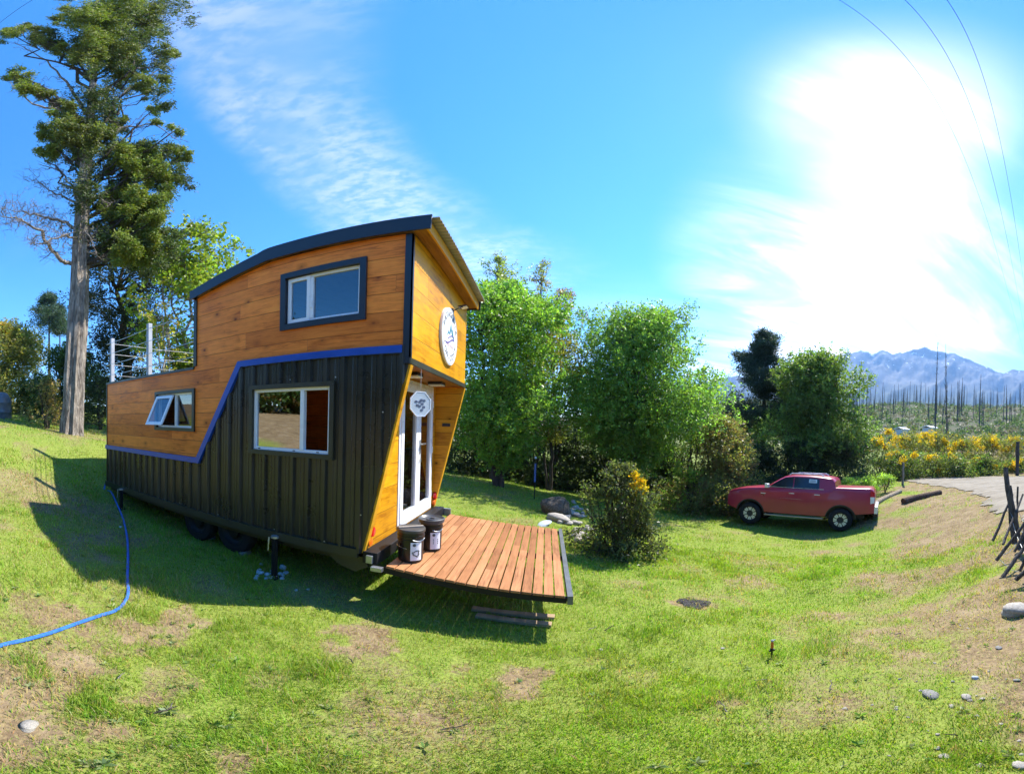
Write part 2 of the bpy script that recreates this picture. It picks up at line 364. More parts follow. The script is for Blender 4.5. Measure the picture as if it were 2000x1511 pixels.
for u, v, r_, s_2 in ((330, 1220, .32, 1.), (300, 1330, .3, .8), (60, 1400, .35, .9), (160, 1300, .25, .7), (60, 1180, .35, .7), (720, 1255, .26, 1.), (690, 1235, .2, .9), (1000, 1310, .26, .85), (1040, 1330, .2, .9), (900, 1300, .2, .6),
                      (1355, 1178, .3, .8), (520, 1320, .18, .7), (150, 1060, .6, .7), (100, 990, .5, .6), (60, 880, .5, .6), (450, 1490, .16, 1), (1420, 1385, .2, .8), (1150, 1290, .22, .6), (1240, 1310, .3, .6), (30, 1340, .3, .9), (350, 1060, .5, .5), (250, 1420, .22, .9), (240, 1250, .3, .6)):
    p = gpx(u, v); _bare.append((p.x, p.y, r_, s_2))
_dA, _dB = gpx(1700, 1000), gpx(1330, 1500)
def grassness(x, y):
    g = np.clip((fbm(x * 1.1, y * 1.1, 21, 4) - .30) * 3.2, 0, 1) * .5 + .5
    for px, py, r_, s_2 in _bare:
        d = np.hypot(x - px, y - py) / r_ + (fbm(x * 5, y * 5, 31, 4) - .5) * 2.6
        g = g * (1 - s_2 * .62 * np.clip((1.2 - d) * 1.4, 0, 1))
    ab = np.array([_dB.x - _dA.x, _dB.y - _dA.y]); ab /= np.linalg.norm(ab)
    side = -((x - _dA.x) * ab[1] - (y - _dA.y) * ab[0])      # positive on the dry bank to the right
    side = side if True else side
    t = np.clip(side * .40 + .15 + (fbm(x * .9, y * .9, 41, 4) - .5) * 2.6, 0, 1) * np.clip(.25 + fbm(x * 3.5, y * 3.5, 43, 3) * 1.3, 0, 1)
    g = g * (1 - .80 * t)
    lf = np.clip((-x - 1.6 - (y + 3) * .5) * .5 + (fbm(x * .9, y * .9, 47, 3) - .5) * 2.4, 0, 1) * (y < 1.5) * np.clip(.1 + fbm(x * 3.2, y * 3.2, 48, 3) * 1.4, 0, 1)
    g = g * np.clip((y + 6.5) / 2.0, .12, 1)                # the bare rise behind the viewer
    return np.clip(g * (1 - .20 * lf), 0, 1)
def build_ground():
    na, nr = 560, 300
    rr = np.concatenate([[0], np.geomspace(.25, 430, nr - 1)]); aa = np.linspace(0, 2 * math.pi, na, endpoint=False)
    X = CX + rr[:, None] * np.sin(aa)[None]; Y = CY + rr[:, None] * np.cos(aa)[None]; Z = gz(X, Y)
    V = np.stack([X, Y, Z], -1).reshape(-1, 3); i = np.arange(nr - 1)[:, None] * na; j = np.arange(na)[None]; j2 = (j + 1) % na
    F = np.stack([i + j, i + na + j, i + na + j2, i + j2], -1).reshape(-1, 4)
    g = grassness(X, Y).ravel(); far = np.clip((np.hypot(X - CX, Y - CY).ravel() - 40) / 60, 0, 1)
    col = np.stack([g, far, np.zeros_like(g)], 1)
    t = MT('ground_soil'); a = t.n('ShaderNodeSeparateColor'); t.l(t.attr(), a.inputs[0])
    P = t.obj(); n1 = t.noise(P, 3.2, 8, .65); n2 = t.noise(P, 26, 5, .7); n3 = t.noise(P, .35, 3)
    soil = t.ramp(n1, [(.3, (.10, .066, .038)), (.52, (.19, .135, .078)), (.75, (.29, .22, .14))])
    turf = t.ramp(n2, [(.25, (.10, .12, .024)), (.55, (.19, .235, .042)), (.8, (.27, .285, .08))])
    gm = t.mr(t.math('ADD', a.outputs[0], t.math('MULTIPLY', t.math('SUBTRACT', n2, .5), .7)), .36, .66)
    near = t.mix(gm, t.mix(t.mr(n2, .45, .7), soil, (.30, .23, .11)), turf)
    scrub = t.mix(t.mr(t.noise(t.obj((1, 1, .6)), .09, 7, .7), .42, .6), t.ramp(t.noise(P, 1.6, 6, .75), [(.3, (.03, .045, .016)), (.6, (.085, .105, .042)), (.8, (.13, .125, .06))]), t.ramp(t.noise(P, 1.1, 6, .75), [(.3, (.06, .05, .04)), (.7, (.17, .135, .105))]))
    c = t.mix(a.outputs[1], near, scrub)
    m = t.done(t.pbr(c, .95, 0, t.bump(t.math('ADD', n2, t.math('MULTIPLY', n1, 1.5)), .7, .03), .1))
    o = big_mesh('ground', V, F, m, col=col, smooth=True); o['kind'] = 'structure'
    # dirt road
    xs = np.arange(7, 27, .07); ys = np.arange(-9, 16, .07); GX, GY = np.meshgrid(xs, ys, indexing='ij')
    jx = GX + (fbm(GX * 1.3, GY * 1.3, 61, 3) - .5) * 1.2; jy = GY + (fbm(GX * 1.3, GY * 1.3, 71, 3) - .5) * 1.2
    ins = inpoly(jx, jy, _road); keep = ins[:-1, :-1] & ins[1:, :-1] & ins[1:, 1:] & ins[:-1, 1:]
    idx = np.arange(GX.size).reshape(GX.shape); F = np.stack([idx[:-1, :-1], idx[1:, :-1], idx[1:, 1:], idx[:-1, 1:]], -1)[keep]
    us = np.unique(F); mp = np.zeros(GX.size, int); mp[us] = np.arange(len(us))
    V = np.stack([GX, GY, gz(GX, GY) + .03], -1).reshape(-1, 3)[us]
    t = MT('road_dirt'); P = t.obj(); n = t.noise(P, 1.4, 8, .65)
    m = t.done(t.pbr(t.ramp(n, [(.3, (.16, .135, .10)), (.55, (.235, .205, .16)), (.8, (.29, .255, .205))]), .95, 0, t.bump(t.noise(P, 14, 5, .7), .6, .02), .1))
    o = big_mesh('road', V, mp[F], m, smooth=True); o['kind'] = 'structure'
build_ground()

def build_mountain():
    D_ = 3200.
    sil = [(1180, 800), (1290, 775), (1345, 757), (1372, 746), (1400, 739), (1440, 734), (1480, 742), (1530, 745), (1570, 720), (1602, 703), (1625, 701), (1640, 696), (1652, 689), (1672, 687), (1680, 685), (1687, 687), (1695, 686), (1703, 692), (1714, 687), (1722, 683), (1732, 686), (1742, 690), (1760, 688), (1780, 683), (1800, 679), (1806, 677), (1815, 680), (1826, 686), (1845, 687), (1862, 690), (1875, 694), (1890, 699), (1905, 706), (1925, 714), (1945, 724), (1958, 728), (1968, 725), (1978, 721), (1990, 722), (2010, 720), (2060, 735), (2150, 760), (2300, 790)]
    su = np.array([a for a, b in sil]); sv = np.array([b for a, b in sil])
    us = np.linspace(1180, 2300, 640); top = np.interp(us, su, sv) + (fbm(us / 9, us * 0, 81, 4) - .5) * 5
    nv = 60; V = []; 
    for i, t in enumerate(np.linspace(0, 1, nv)):            # from the crest down towards the viewer
        for u, v in zip(us, top):
            p = at(u, v, D_); zt = p.z; dd = D_ - 1500 * t ** 1.15
            q = Vector((CX + (p.x - CX) * dd / D_, CY + (p.y - CY) * dd / D_, 0))
            q.z = zt * (1 - t) ** 1.25 - 20 * t
            V.append(q)
    V = np.array([tuple(v) for v in V]).reshape(nv, len(us), 3)
    tt = np.linspace(0, 1, nv)[:, None]; uu = us[None] * np.ones((nv, 1))
    ridge = 1 - np.abs(2 * fbm(uu / 46 + tt * 1.2, tt * 3.2, 91, 5) - 1)
    V[..., 2] += (ridge - .72) * 190 * np.minimum(1, tt * 7) * (1 - tt)
    bk = V[0].copy(); bk[:, :2] = CAMP[:2] + (bk[:, :2] - CAMP[:2]) * 1.2; bk[:, 2] = -20
    V = np.concatenate([bk[None], V], 0); n, m_ = V.shape[:2]
    i = np.arange(n - 1)[:, None] * m_; j = np.arange(m_ - 1)[None]
    F = np.stack([i + j, i + m_ + j, i + m_ + j + 1, i + j + 1], -1).reshape(-1, 4)
    t = MT('mountain_rock'); P = t.obj(); sp = t.n('ShaderNodeSeparateXYZ'); t.l(P, sp.inputs[0])
    n1 = t.noise(t.obj((1, 1, 2.2)), .006, 8, .62); n2 = t.noise(P, .02, 7, .7)
    snow = t.math('MULTIPLY', t.mr(t.math('ADD', sp.outputs[2], t.math('MULTIPLY', t.math('SUBTRACT', n1, .5), 260)), 520, 600), t.mr(n2, .61, .65))
    c = t.mix(t.mr(sp.outputs[2], 250, 420), t.ramp(n2, [(.3, (.022, .035, .018)), (.7, (.05, .065, .035))]), t.ramp(n1, [(.35, (.06, .06, .062)), (.65, (.13, .13, .13))]))
    c = t.mix(snow, c, (.85, .87, .9))
    o = big_mesh('mountain', V.reshape(-1, 3), F, t.done(t.pbr(c, .9, 0, None, .1)), smooth=False); o['kind'] = 'structure'
build_mountain()

def build_grass():
    def sample(n, r0, r1, pw):
        u = rng.random(n); r = (r0 ** (1 - pw) + u * (r1 ** (1 - pw) - r0 ** (1 - pw))) ** (1 / (1 - pw)) if pw != 1 else r0 * (r1 / r0) ** u
        a = rng.uniform(-1.55, 1.55, n) - YAW * 0 ; a = a - YAW
        return CX + r * np.sin(a), CY + r * np.cos(a), r
    out_v, out_f, out_c, base = [], [], [], 0
    for n, r0, r1, pw, near in ((400000, 1.05, 9, .55, True), (330000, 6, 27, .35, False), (110000, 0, 1.1, 0, True), (170000, 0, 5, 0, True)):
        x, y, r = sample(n, max(r0, .01), r1, pw)
        if r0 == 0:                                         # all round the place where the viewer stands
            r = r1 * np.sqrt(rng.random(n)); a = rng.uniform(-math.pi, math.pi, n); k_ = (r < 1.12) if r1 < 2 else ((np.abs(a + YAW) > 1.5) & (r > 1.0)); r, a = r[k_], a[k_]; n = len(r); x, y = CX + r * np.sin(a), CY + r * np.cos(a)
        g = grassness(x, y); cl = fbm(x * 2.2, y * 2.2, 111, 3); tuft = fbm(x * 7, y * 7, 121, 2)
        keep = (rng.random(n) < (g * 1.05 + .03) * np.clip(.35 + 1.5 * tuft, 0, 1)) & ~inpoly(x, y, _road)
        x, y, r, g, cl, tuft = (k[keep] for k in (x, y, r, g, cl, tuft)); n = len(x); z = gz(x, y) - .004
        dry = rng.random(n) < np.clip(.92 - g * .95 + (fbm(x * 2.6, y * 2.6, 157, 3) - .5) * .5, .06, .9)
        h = (.014 + .05 * rng.random(n) ** 1.7 + np.clip(cl - .5, 0, 1) * .20 + (rng.random(n) < .02) * .05) * (.5 + .65 * tuft) * (1 + (r > 6) * .15)
        wd = np.maximum(.0042, .0013 * r) * rng.uniform(.7, 1.5, n)
        th = rng.uniform(0, 2 * math.pi, n); lean = rng.uniform(.1, 1.0, n) * h; la = th + rng.normal(0, .9, n)
        dx, dy = np.cos(th) * wd / 2, np.sin(th) * wd / 2; lx, ly = np.cos(la + 1.57) * lean, np.sin(la + 1.57) * lean
        gc = np.stack([rng.uniform(.155, .265, n), rng.uniform(.262, .372, n), rng.uniform(.018, .042, n)], 1)
        hue = np.clip((fbm(x * .55, y * .55, 131, 3) - .35) * 2.2, 0, 1)[:, None]
        gc = gc * (1 - hue * .5) + np.stack([gc[:, 0] * 1.7, gc[:, 1] * 1.22, gc[:, 2]], 1) * hue * .5
        dc = np.stack([rng.uniform(.30, .52, n), rng.uniform(.24, .40, n), rng.uniform(.09, .17, n)], 1)
        gc = gc * (.62 + .62 * np.clip(fbm(x * 13, y * 13, 151, 2), 0, 1))[:, None] * (.82 + .36 * fbm(x * 1.7, y * 1.7, 153, 3))[:, None]; c = np.where(dry[:, None], dc, gc)
        B0 = np.stack([x - dx, y - dy, z], 1); B1 = np.stack([x + dx, y + dy, z], 1)
        if near:
            M0 = np.stack([x - dx * .8 + lx * .35, y - dy * .8 + ly * .35, z + h * .6], 1); M1 = np.stack([x + dx * .8 + lx * .35, y + dy * .8 + ly * .35, z + h * .6], 1)
            T = np.stack([x + lx, y + ly, z + h * .95], 1); v = np.stack([B0, B1, M1, M0, T], 1).reshape(-1, 3); k = np.arange(n)[:, None] * 5 + base
            f = np.concatenate([k + np.array([[0, 1, 2]]), k + np.array([[0, 2, 3]]), k + np.array([[3, 2, 4]])]); cc = np.repeat(c, 5, 0)
        else:
            T = np.stack([x + lx, y + ly, z + h], 1); v = np.stack([B0, B1, T], 1).reshape(-1, 3); k = np.arange(n)[:, None] * 3 + base; f = k + np.array([[0, 1, 2]]); cc = np.repeat(c, 3, 0)
        out_v.append(v); out_f.append(f); out_c.append(cc); base += len(v)
    o = big_mesh('grass', np.concatenate(out_v), np.concatenate(out_f), leaf_mat('grass_blades', .38, .5), col=np.concatenate(out_c))
    o['kind'] = 'stuff'; o['label'] = 'patchy green lawn grass with dry straw coloured blades'; o['category'] = 'grass'
build_grass()
# ------------------------------------------------------------------ tiny house on its trailer
L_, LU, W_ = 6.25, 3.195, 2.5
ZD, ZB, Z1, Z2, DX = 2.246, 2.057, .866, 2.235, .455
def roof_z(x): return 3.535 + (-.012 * (x) if x > -1.76 else .021 + (x + 1.76) * .142) * (1 if x > -1.76 else 1)   # underside of the roof
m_side = wood_mat('side_boards', (.62, .135, .016), (.96, .285, .042), 'x')
m_front = wood_mat('front_boards', (.46, .175, .005), (.70, .345, .010), 'y', z0=2.06, pitch=.28, rough=.38)
m_wing = wood_mat('wing_boards', (.44, .16, .008), (.66, .30, .018), 'x', z0=.02, pitch=.2133, rough=.4)
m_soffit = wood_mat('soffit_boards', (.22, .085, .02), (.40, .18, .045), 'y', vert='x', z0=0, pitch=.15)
m_plain = wood_mat('edge_board', (.50, .21, .010), (.70, .36, .02), 'z', vert='x', z0=-3, pitch=9, groove=False, knots=False)
m_in = wood_mat('interior_boards', (.42, .22, .085), (.66, .40, .19), 'x', z0=0., pitch=.15)
m_deck = wood_mat('deck_boards', (.235, .100, .042), (.40, .185, .080), 'y', vert='x', z0=-.2, pitch=.1018, groove=False, knots=False, rough=.5, streak=14)
m_blk = simple('black_trim_paint', (.018, .021, .030), .38, spec=.5)
m_olive = simple('dark_olive_steel', (.030, .029, .018), .42, 0, .5)
m_metal = simple('dark_bronze_sheet', (.036, .034, .027), .30, .3, .6, var=.3, scale=1.6)
m_blue = simple('blue_trim_paint', (.010, .065, .38), .35)
m_white = simple('white_window_frame', (.80, .81, .82), .3, var=.03)
m_steel = simple('galvanised_steel', (.42, .44, .46), .38, .8, var=.2)
m_blks = simple('black_steel', (.008, .008, .010), .55, spec=.3)
m_rub = simple('tyre_rubber', (.016, .016, .018), .8, spec=.2, bump=.3)
m_roof = simple('corrugated_roof_sheet', (.32, .31, .27), .4, .5, var=.2)
m_postg = simple('grey_post_paint', (.30, .33, .38), .55)
def glass_mat(name, tint, f0, rough=.015):
    t = MT(name); tr = t.n('ShaderNodeBsdfTransparent'); tr.inputs[0].default_value = (*tint, 1)
    gl = t.n('ShaderNodeBsdfGlossy'); gl.inputs['Roughness'].default_value = rough; gl.inputs[0].default_value = (.95, .97, 1, 1)
    lw = t.n('ShaderNodeLayerWeight'); lw.inputs[0].default_value = .5
    fr = t.math('ADD', f0, t.math('MULTIPLY', t.math('POWER', lw.outputs['Facing'], 4.), 1 - f0))
    mx = t.n('ShaderNodeMixShader'); t.l(fr, mx.inputs[0]); t.l(tr.outputs[0], mx.inputs[1]); t.l(gl.outputs[0], mx.inputs[2]); return t.done(mx)
m_glass = glass_mat('window_glass', (.42, .45, .48), .13)
m_glassd = glass_mat('door_glass', (.55, .57, .58), .09)
def emis(name, c, s):
    t = MT(name); e = t.n('ShaderNodeEmission'); e.inputs[0].default_value = (*c, 1); e.inputs[1].default_value = s; return t.done(e)
m_lampw = simple('white_lamp_lens', (.8, .8, .78), .3)
m_red = simple('red_lamp_lens', (.55, .008, .012), .18, spec=.6, coat=.6)
m_orange = simple('orange_lamp_lens', (.75, .16, .01), .2, coat=.5)

house = empty('tiny_house', (-3.1, 1.25, float(gz(np.array([-3.1]), np.array([1.25]))[0])), 'tiny house on a trailer with orange timber boards, dark ribbed metal and blue trim', 'tiny house')
UW = (-1.574, 2.554, -.474, 3.311); LW = (-1.989, 1.072, -.871, 1.837); SW = (-4.27, 1.257, -3.178, 1.926)
def inset(r_, k): return rect(r_[0] + k, r_[1] + k, r_[2] - k, r_[3] - k)
# side wall, timber part
tim = [(-L_, Z1), (-3.10, Z1), (-2.25, Z2), (0, Z2), (0, roof_z(0)), (-1.76, roof_z(-1.76)), (-LU, roof_z(-LU)), (-LU, ZD), (-L_, ZD)]
b = MB(); b.plate(tim, [inset(UW, .07), inset(SW, .05)], 0, .09, XZ); b.obj('timber_side_wall', m_side, house)
# side wall, ribbed metal part (real ribs)
def zlo(x): return 0. if x <= -.46 else (x + .46) / .46 * ZB
def zhi(x): return Z1 if x <= -3.10 else (Z1 + (x + 3.10) / .85 * (Z2 - Z1) if x < -2.25 else Z2)
prof = []; x = -L_
while x < 0:
    for dx, y in ((0, 0), (.130, 0), (.146, -.036), (.178, -.036), (.194, 0)):
        if x + dx < -.004: prof.append((x + dx, y))
    for dx in (.045, .095):
        if x + dx + .01 < -.01: prof += [(x + dx - .006, 0), (x + dx, -.006), (x + dx + .006, 0)]
    x += .215
prof.append((-.003, 0))
for xb in (-.46, -3.10, -2.25, LW[0] - .02, LW[2] + .02):
    prof.append((xb, None))
prof.sort(key=lambda q: q[0])
for i, (a, y) in enumerate(prof):
    if y is None:
        p_, n_ = prof[i - 1], prof[i + 1]; prof[i] = (a, p_[1] + (n_[1] - p_[1]) * (a - p_[0]) / max(n_[0] - p_[0], 1e-6))
b = MB()
for (xa, ya), (xb, yb) in zip(prof[:-1], prof[1:]):
    if xb - xa < 1e-5: continue
    xm = (xa + xb) / 2
    segs = [(zlo, zhi)] if not (LW[0] - .02 < xm < LW[2] + .02) else [(zlo, lambda q: LW[1] - .02), (lambda q: LW[3] + .02, zhi)]
    for lo, hi in segs: b.add([(xa, ya - .002, lo(xa)), (xb, yb - .002, lo(xb)), (xb, yb - .002, hi(xb)), (xa, ya - .002, hi(xa))], [(0, 1, 2, 3)])
b.obj('metal_cladding', m_metal, house)
b = MB()                                                    # backing wall of the metal part
b.plate([(-L_, 0), (-.46, 0), (0, ZB), (0, Z2 - .003), (-2.25, Z2 - .003), (-3.10, Z1 - .003), (-L_, Z1 - .003)], [rect(LW[0], LW[1], LW[2], LW[3])], .004, .088, XZ); b.obj('inner_lining', m_in, house)
b = MB()                                                    # far side, rear, lofts, floors
b.plate([(-L_, 0), (-DX, 0), (0, ZB), (0, roof_z(0)), (-1.76, roof_z(-1.76)), (-LU, roof_z(-LU)), (-LU, ZD), (-L_, ZD)], [], W_ - .06, W_, XZ); b.obj('far_side_wall', m_side, house)
b = MB(); b.plate(rect(.092, .10, W_ - .062, ZD - .05), [], -L_, -L_ + .08, YZ); b.plate(rect(.092, ZD + .002, W_ - .062, roof_z(-LU) - .01), [], -LU, -LU + .08, YZ); b.each('rear_wall', m_in, house)
b = MB(); b.box((-L_ + .02, .092, 0), (-DX - .1, W_ - .062, .09)); b.obj('floor', m_in, house)
b = MB(); b.box((-L_ + .002, .002, ZD - .05), (-LU - .002, W_ - .002, ZD)); b.box((-LU + .085, .092, ZB + .02), (-.08, W_ - .062, ZB + .11)); b.each('loft_floor', m_in, house)
# front
b = MB(); b.plate(rect(0.002, ZB, W_ - .002, roof_z(0) - .002), [], -.06, .002, YZ); b.obj('front_gable', m_front, house)
b = MB(); b.box((-.006, -.012, ZB - .012), (.016, W_ + .01, ZB + .05)); b.obj('gable_edge_strip', m_olive, house)
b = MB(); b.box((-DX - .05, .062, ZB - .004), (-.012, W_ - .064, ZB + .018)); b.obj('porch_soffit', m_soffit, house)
DJ0, DJ1, DZ0, DZ1 = .9, 2.29, .05, 2.03
b = MB(); b.plate(rect(.062, .0, W_ - .064, ZB - .006), [rect(DJ0, DZ0, DJ1, DZ1)], -DX - .08, -DX, YZ); b.obj('door_wall', m_front, house)
for y0, y1, nm in ((.003, .062, 'porch_wing'), (W_ - .064, W_ - .002, 'porch_wing')):
    b = MB(); b.plate([(-.46, 0.0), (-.002, ZB - .014), (-.46, ZB - .014)], [], y0 + .092 * 0, y1, XZ); b.obj(nm, m_wing, house)
    b = MB(); b.bar((-.452, (y0 + y1) / 2, .01), (.006, (y0 + y1) / 2, ZB - .02), y1 - y0 + .012, .022, (1, 0, 0)); b.obj('wing_edge_board', m_plain, house)
# black and blue trims
b = MB(); b.box((-.062, -.026, ZB - .01), (.012, .004, roof_z(0) - .01)); b.box((.0025, -.026, ZB + .05), (.012, .035, roof_z(0) - .02)); b.obj('corner_trim', m_blk, house)
b = MB(); b.box((-LU - .012, -.022, ZD + .02), (-LU + .05, .1, roof_z(-LU) - .012)); b.obj('rear_corner_trim', m_olive, house)
b = MB(); b.box((-L_ - .012, -.02, ZD - .028), (-LU - .014, .11, ZD + .014)); b.box((-L_ - .012, W_ - .09, ZD - .02), (-LU - .014, W_ + .02, ZD + .014)); b.box((-L_ - .014, .112, ZD - .024), (-L_ + .07, W_ - .092, ZD + .012)); b.each('deck_coping', m_olive, house)
b = MB(); b.box((-L_ - .01, -.012, 0), (-L_ + .02, -.004, ZD - .03)); b.obj('rear_edge_trim', m_olive, house)
T = .082
b = MB(); pl = [(-L_ - .004, Z1 - T), (-3.10 + .05, Z1 - T), (-2.25 + .05, Z2 - T), (-.064, Z2 - T), (-.064, Z2), (-2.25 - .005, Z2), (-3.10 - .005, Z1), (-L_ - .004, Z1)]
b.plate(pl, [], -.046, -.001, XZ); b.obj('blue_trim', m_blue, house, bevel=.004)
b = MB(); b.box((-L_ - .004, -.042, -.055), (-.50, -.003, .05)); b.obj('lower_sill_trim', m_olive, house)
b = MB()                                                    # little cladding screws
for x_, z_ in ((-1.4, 1.93), (-.8, 1.93), (-.83, 1.04), (-1.45, 1.03), (-.83, 1.86), (-.25, 1.55), (-.47, .45), (-.9, .07), (-1.6, .08), (-2.6, .08), (-.56, .03), (-3.5, .09)):
    b.lathe([(.008, -.034), (.008, -.030), (.001, -.028)][::-1], (x_, -.006, z_), 8, 'y')
b.each('cladding_screw', m_steel, house)
# windows
def window(r_, depth, trim, tw, split, open_right=False, y0=0., pr=.03):
    x0, z0, x1, z1 = r_
    w_ = MB(); w_.plate(rect(x0, z0, x1, z1), [rect(x0 + tw, z0 + tw, x1 - tw, z1 - tw)], y0 - pr, depth + .03, XZ)
    root = w_.obj('window', trim, house)
    a, c, e, g = x0 + tw + .001, z0 + tw + .001, x1 - tw - .001, z1 - tw - .001
    return root, (a, c, e, g)
def frame_ring(r_, fw, y0, y1, name, par, mat=None):
    b = MB(); x0, z0, x1, z1 = r_; b.plate(rect(*r_), [rect(x0 + fw, z0 + fw, x1 - fw, z1 - fw)], y0, y1, XZ); return b.obj(name, mat or m_white, par, bevel=.003)
def pane(r_, y, name, par, mat=None):
    b = MB(); x0, z0, x1, z1 = r_; b.add([(x0, y, z0), (x1, y, z0), (x1, y, z1), (x0, y, z1)], [(0, 1, 2, 3)]); return b.obj(name, mat or m_glass, par)
# upper window
wu, (a, c, e, g) = window(UW, .06, m_blk, .072, .3)
frame_ring((a, c, e, g), .038, .022, .075, 'frame', wu)
sx_ = a + (e - a) * .335
frame_ring((a + .012, c + .012, sx_, g - .012), .045, .010, .05, 'sash', wu)
b = MB(); b.box((sx_ + .001, .016, c + .04), (sx_ + .04, .07, g - .04)); b.obj('mullion', m_white, wu)
pane((a + .05, c + .05, sx_ - .04, g - .05), .03, 'pane', wu); pane((sx_ + .036, c + .036, e - .036, g - .036), .042, 'pane', wu)
b = MB(); b.box((sx_ + .012, .004, c + .17), (sx_ + .03, .017, c + .27)); b.obj('latch', m_white, wu)
# lower window in the metal wall
wl, (a, c, e, g) = window((LW[0] - .055, LW[1] - .055, LW[2] + .055, LW[3] + .055), .03, m_olive, .055, .6, y0=-.026, pr=.014)
frame_ring((a, c, e, g), .036, -.002, .06, 'frame', wl)
sx_ = a + (e - a) * .64
b = MB(); b.box((sx_, -.008, c + .03), (sx_ + .05, .045, g - .03)); b.obj('mullion', m_white, wl)
pane((a + .03, c + .03, sx_ + .01, g - .03), .024, 'pane', wl, glass_mat('mirror_window_glass', (.22, .24, .25), .42))
b = MB()
for t_ in (.07, .55, .84): b.box((a + (e - a) * t_, -.0045, c + .012), (a + (e - a) * t_ + .035, .0, c + .022))
b.each('drain_slot', m_blks, wl)
# small window with the open awning sash
ws, (a, c, e, g) = window(SW, .05, m_olive, .05, .5)
frame_ring((a, c, e, g), .034, .02, .07, 'frame', ws)
sx_ = a + (e - a) * .50
b = MB(); b.box((sx_, .012, c + .03), (sx_ + .045, .066, g - .03)); b.obj('mullion', m_white, ws)
pane((sx_ + .04, c + .03, e - .03, g - .03), .04, 'pane', ws)
h_, wd_ = g - c - .03, sx_ - a - .01; ang = R(24)
def sash_pt(x, s, d): return (x, .01 - s * math.sin(ang) - d * math.cos(ang), g - .015 - s * math.cos(ang) + d * -math.sin(ang))
b = MB(); x0 = a + .005; x1 = x0 + wd_
b.plate(rect(x0, 0, x1, h_), [rect(x0 + .05, .05, x1 - .05, h_ - .05)], 0, .04, lambda p, q, t: sash_pt(p, q, t)); sh = b.obj('sash', m_white, ws, bevel=.003)
b = MB(); b.add([sash_pt(x0 + .045, .045, .02), sash_pt(x1 - .045, .045, .02), sash_pt(x1 - .045, h_ - .045, .02), sash_pt(x0 + .045, h_ - .045, .02)], [(0, 1, 2, 3)]); b.obj('pane', m_glass, sh)
b = MB(); b.bar((x1 - .03, .03, c + .05), sash_pt(x1 - .03, h_ - .05, 0), .012, .012); b.obj('stay', m_blks, ws)
# french door
dr = MB(); dr.plate(rect(DJ0, DZ0, DJ1, DZ1), [rect(DJ0 + .05, DZ0 + .05, DJ1 - .05, DZ1 - .05)], -DX - .06, -DX + .012, YZ)
door = dr.obj('french_door', m_white, house, bevel=.003)
ym = (DJ0 + DJ1) / 2
for y0, y1 in ((DJ0 + .052, ym - .002), (ym + .002, DJ1 - .052)):
    b = MB(); b.plate(rect(y0, DZ0 + .052, y1, DZ1 - .052), [rect(y0 + .095, DZ0 + .19, y1 - .095, DZ1 - .16)], -DX - .04, -DX + .022, YZ); lf = b.obj('door_leaf', m_white, door, bevel=.004)
    b = MB(); b.add([(-DX - .005, y0 + .09, DZ0 + .18), (-DX - .005, y1 - .09, DZ0 + .18), (-DX - .005, y1 - .09, DZ1 - .15), (-DX - .005, y0 + .09, DZ1 - .15)], [(0, 1, 2, 3)]); b.obj('pane', m_glassd, lf)
b = MB(); b.box((-DX + .023, ym + .03, 1.0), (-DX + .034, ym + .07, 1.2)); b.bar((-DX + .034, ym + .05, 1.14), (-DX + .075, ym + .05, 1.14), .02, .02); b.bar((-DX + .07, ym + .045, 1.14), (-DX + .07, ym + .17, 1.14), .02, .02); b.box((-DX + .034, ym + .045, .93), (-DX + .042, ym + .055, 1.06)); b.box((-DX + .034, ym + .038, .87), (-DX + .042, ym + .066, .93)); b.obj('door_handle', m_steel, door)
b = MB()
for z_ in (.3, 1.02, 1.75): b.lathe([(.012, -.05), (.012, .05)], (-DX + .02, DJ1 - .045, z_), 10)
b.each('hinge', m_white, door)
# soffit lamps, house plate, flood light
for y_ in (.62, 1.62):
    b = MB(); b.box((-.33, y_, ZB - .045), (-.13, y_ + .20, ZB - .005)); lm = b.obj('soffit_lamp', m_blk, house); b = MB(); b.box((-.325, y_ + .005, ZB - .06), (-.135, y_ + .195, ZB - .0452)); b.obj('lens', m_lampw, lm)
b = MB(); b.box((-.33, W_ - .078, 1.40), (-.20, W_ - .0645, 1.45)); b.obj('house_plate', m_blk, house)
b = MB(); b.lathe([(.04, 0), (.04, .03)], (.003, 1.52, 3.07), 12, 'x'); b.tube([(.03, 1.52, 3.07), (.10, 1.55, 3.12), (.14, 1.62, 3.16)], .008, 6)
fl = b.obj('flood_light', m_blk, house)
def floodpt(a, q, t): return Vector((.15, 1.66, 3.16)) + Vector((.15, -.05, -.98)).cross(Vector((0, 1, 0))).normalized() * q + Vector((0, 1, 0)) * a + Vector((.75, 0, -.55)).normalized() * t
b = MB(); b.plate(rect(-.07, -.055, .07, .055), [], -.03, .0, lambda p, q, t: tuple(floodpt(p, q, t))); b.obj('lamp_body', m_blk, fl)
b = MB(); b.plate(rect(-.058, -.044, .058, .044), [], .0005, .004, lambda p, q, t: tuple(floodpt(p, q, t))); b.obj('lens', m_lampw, fl)
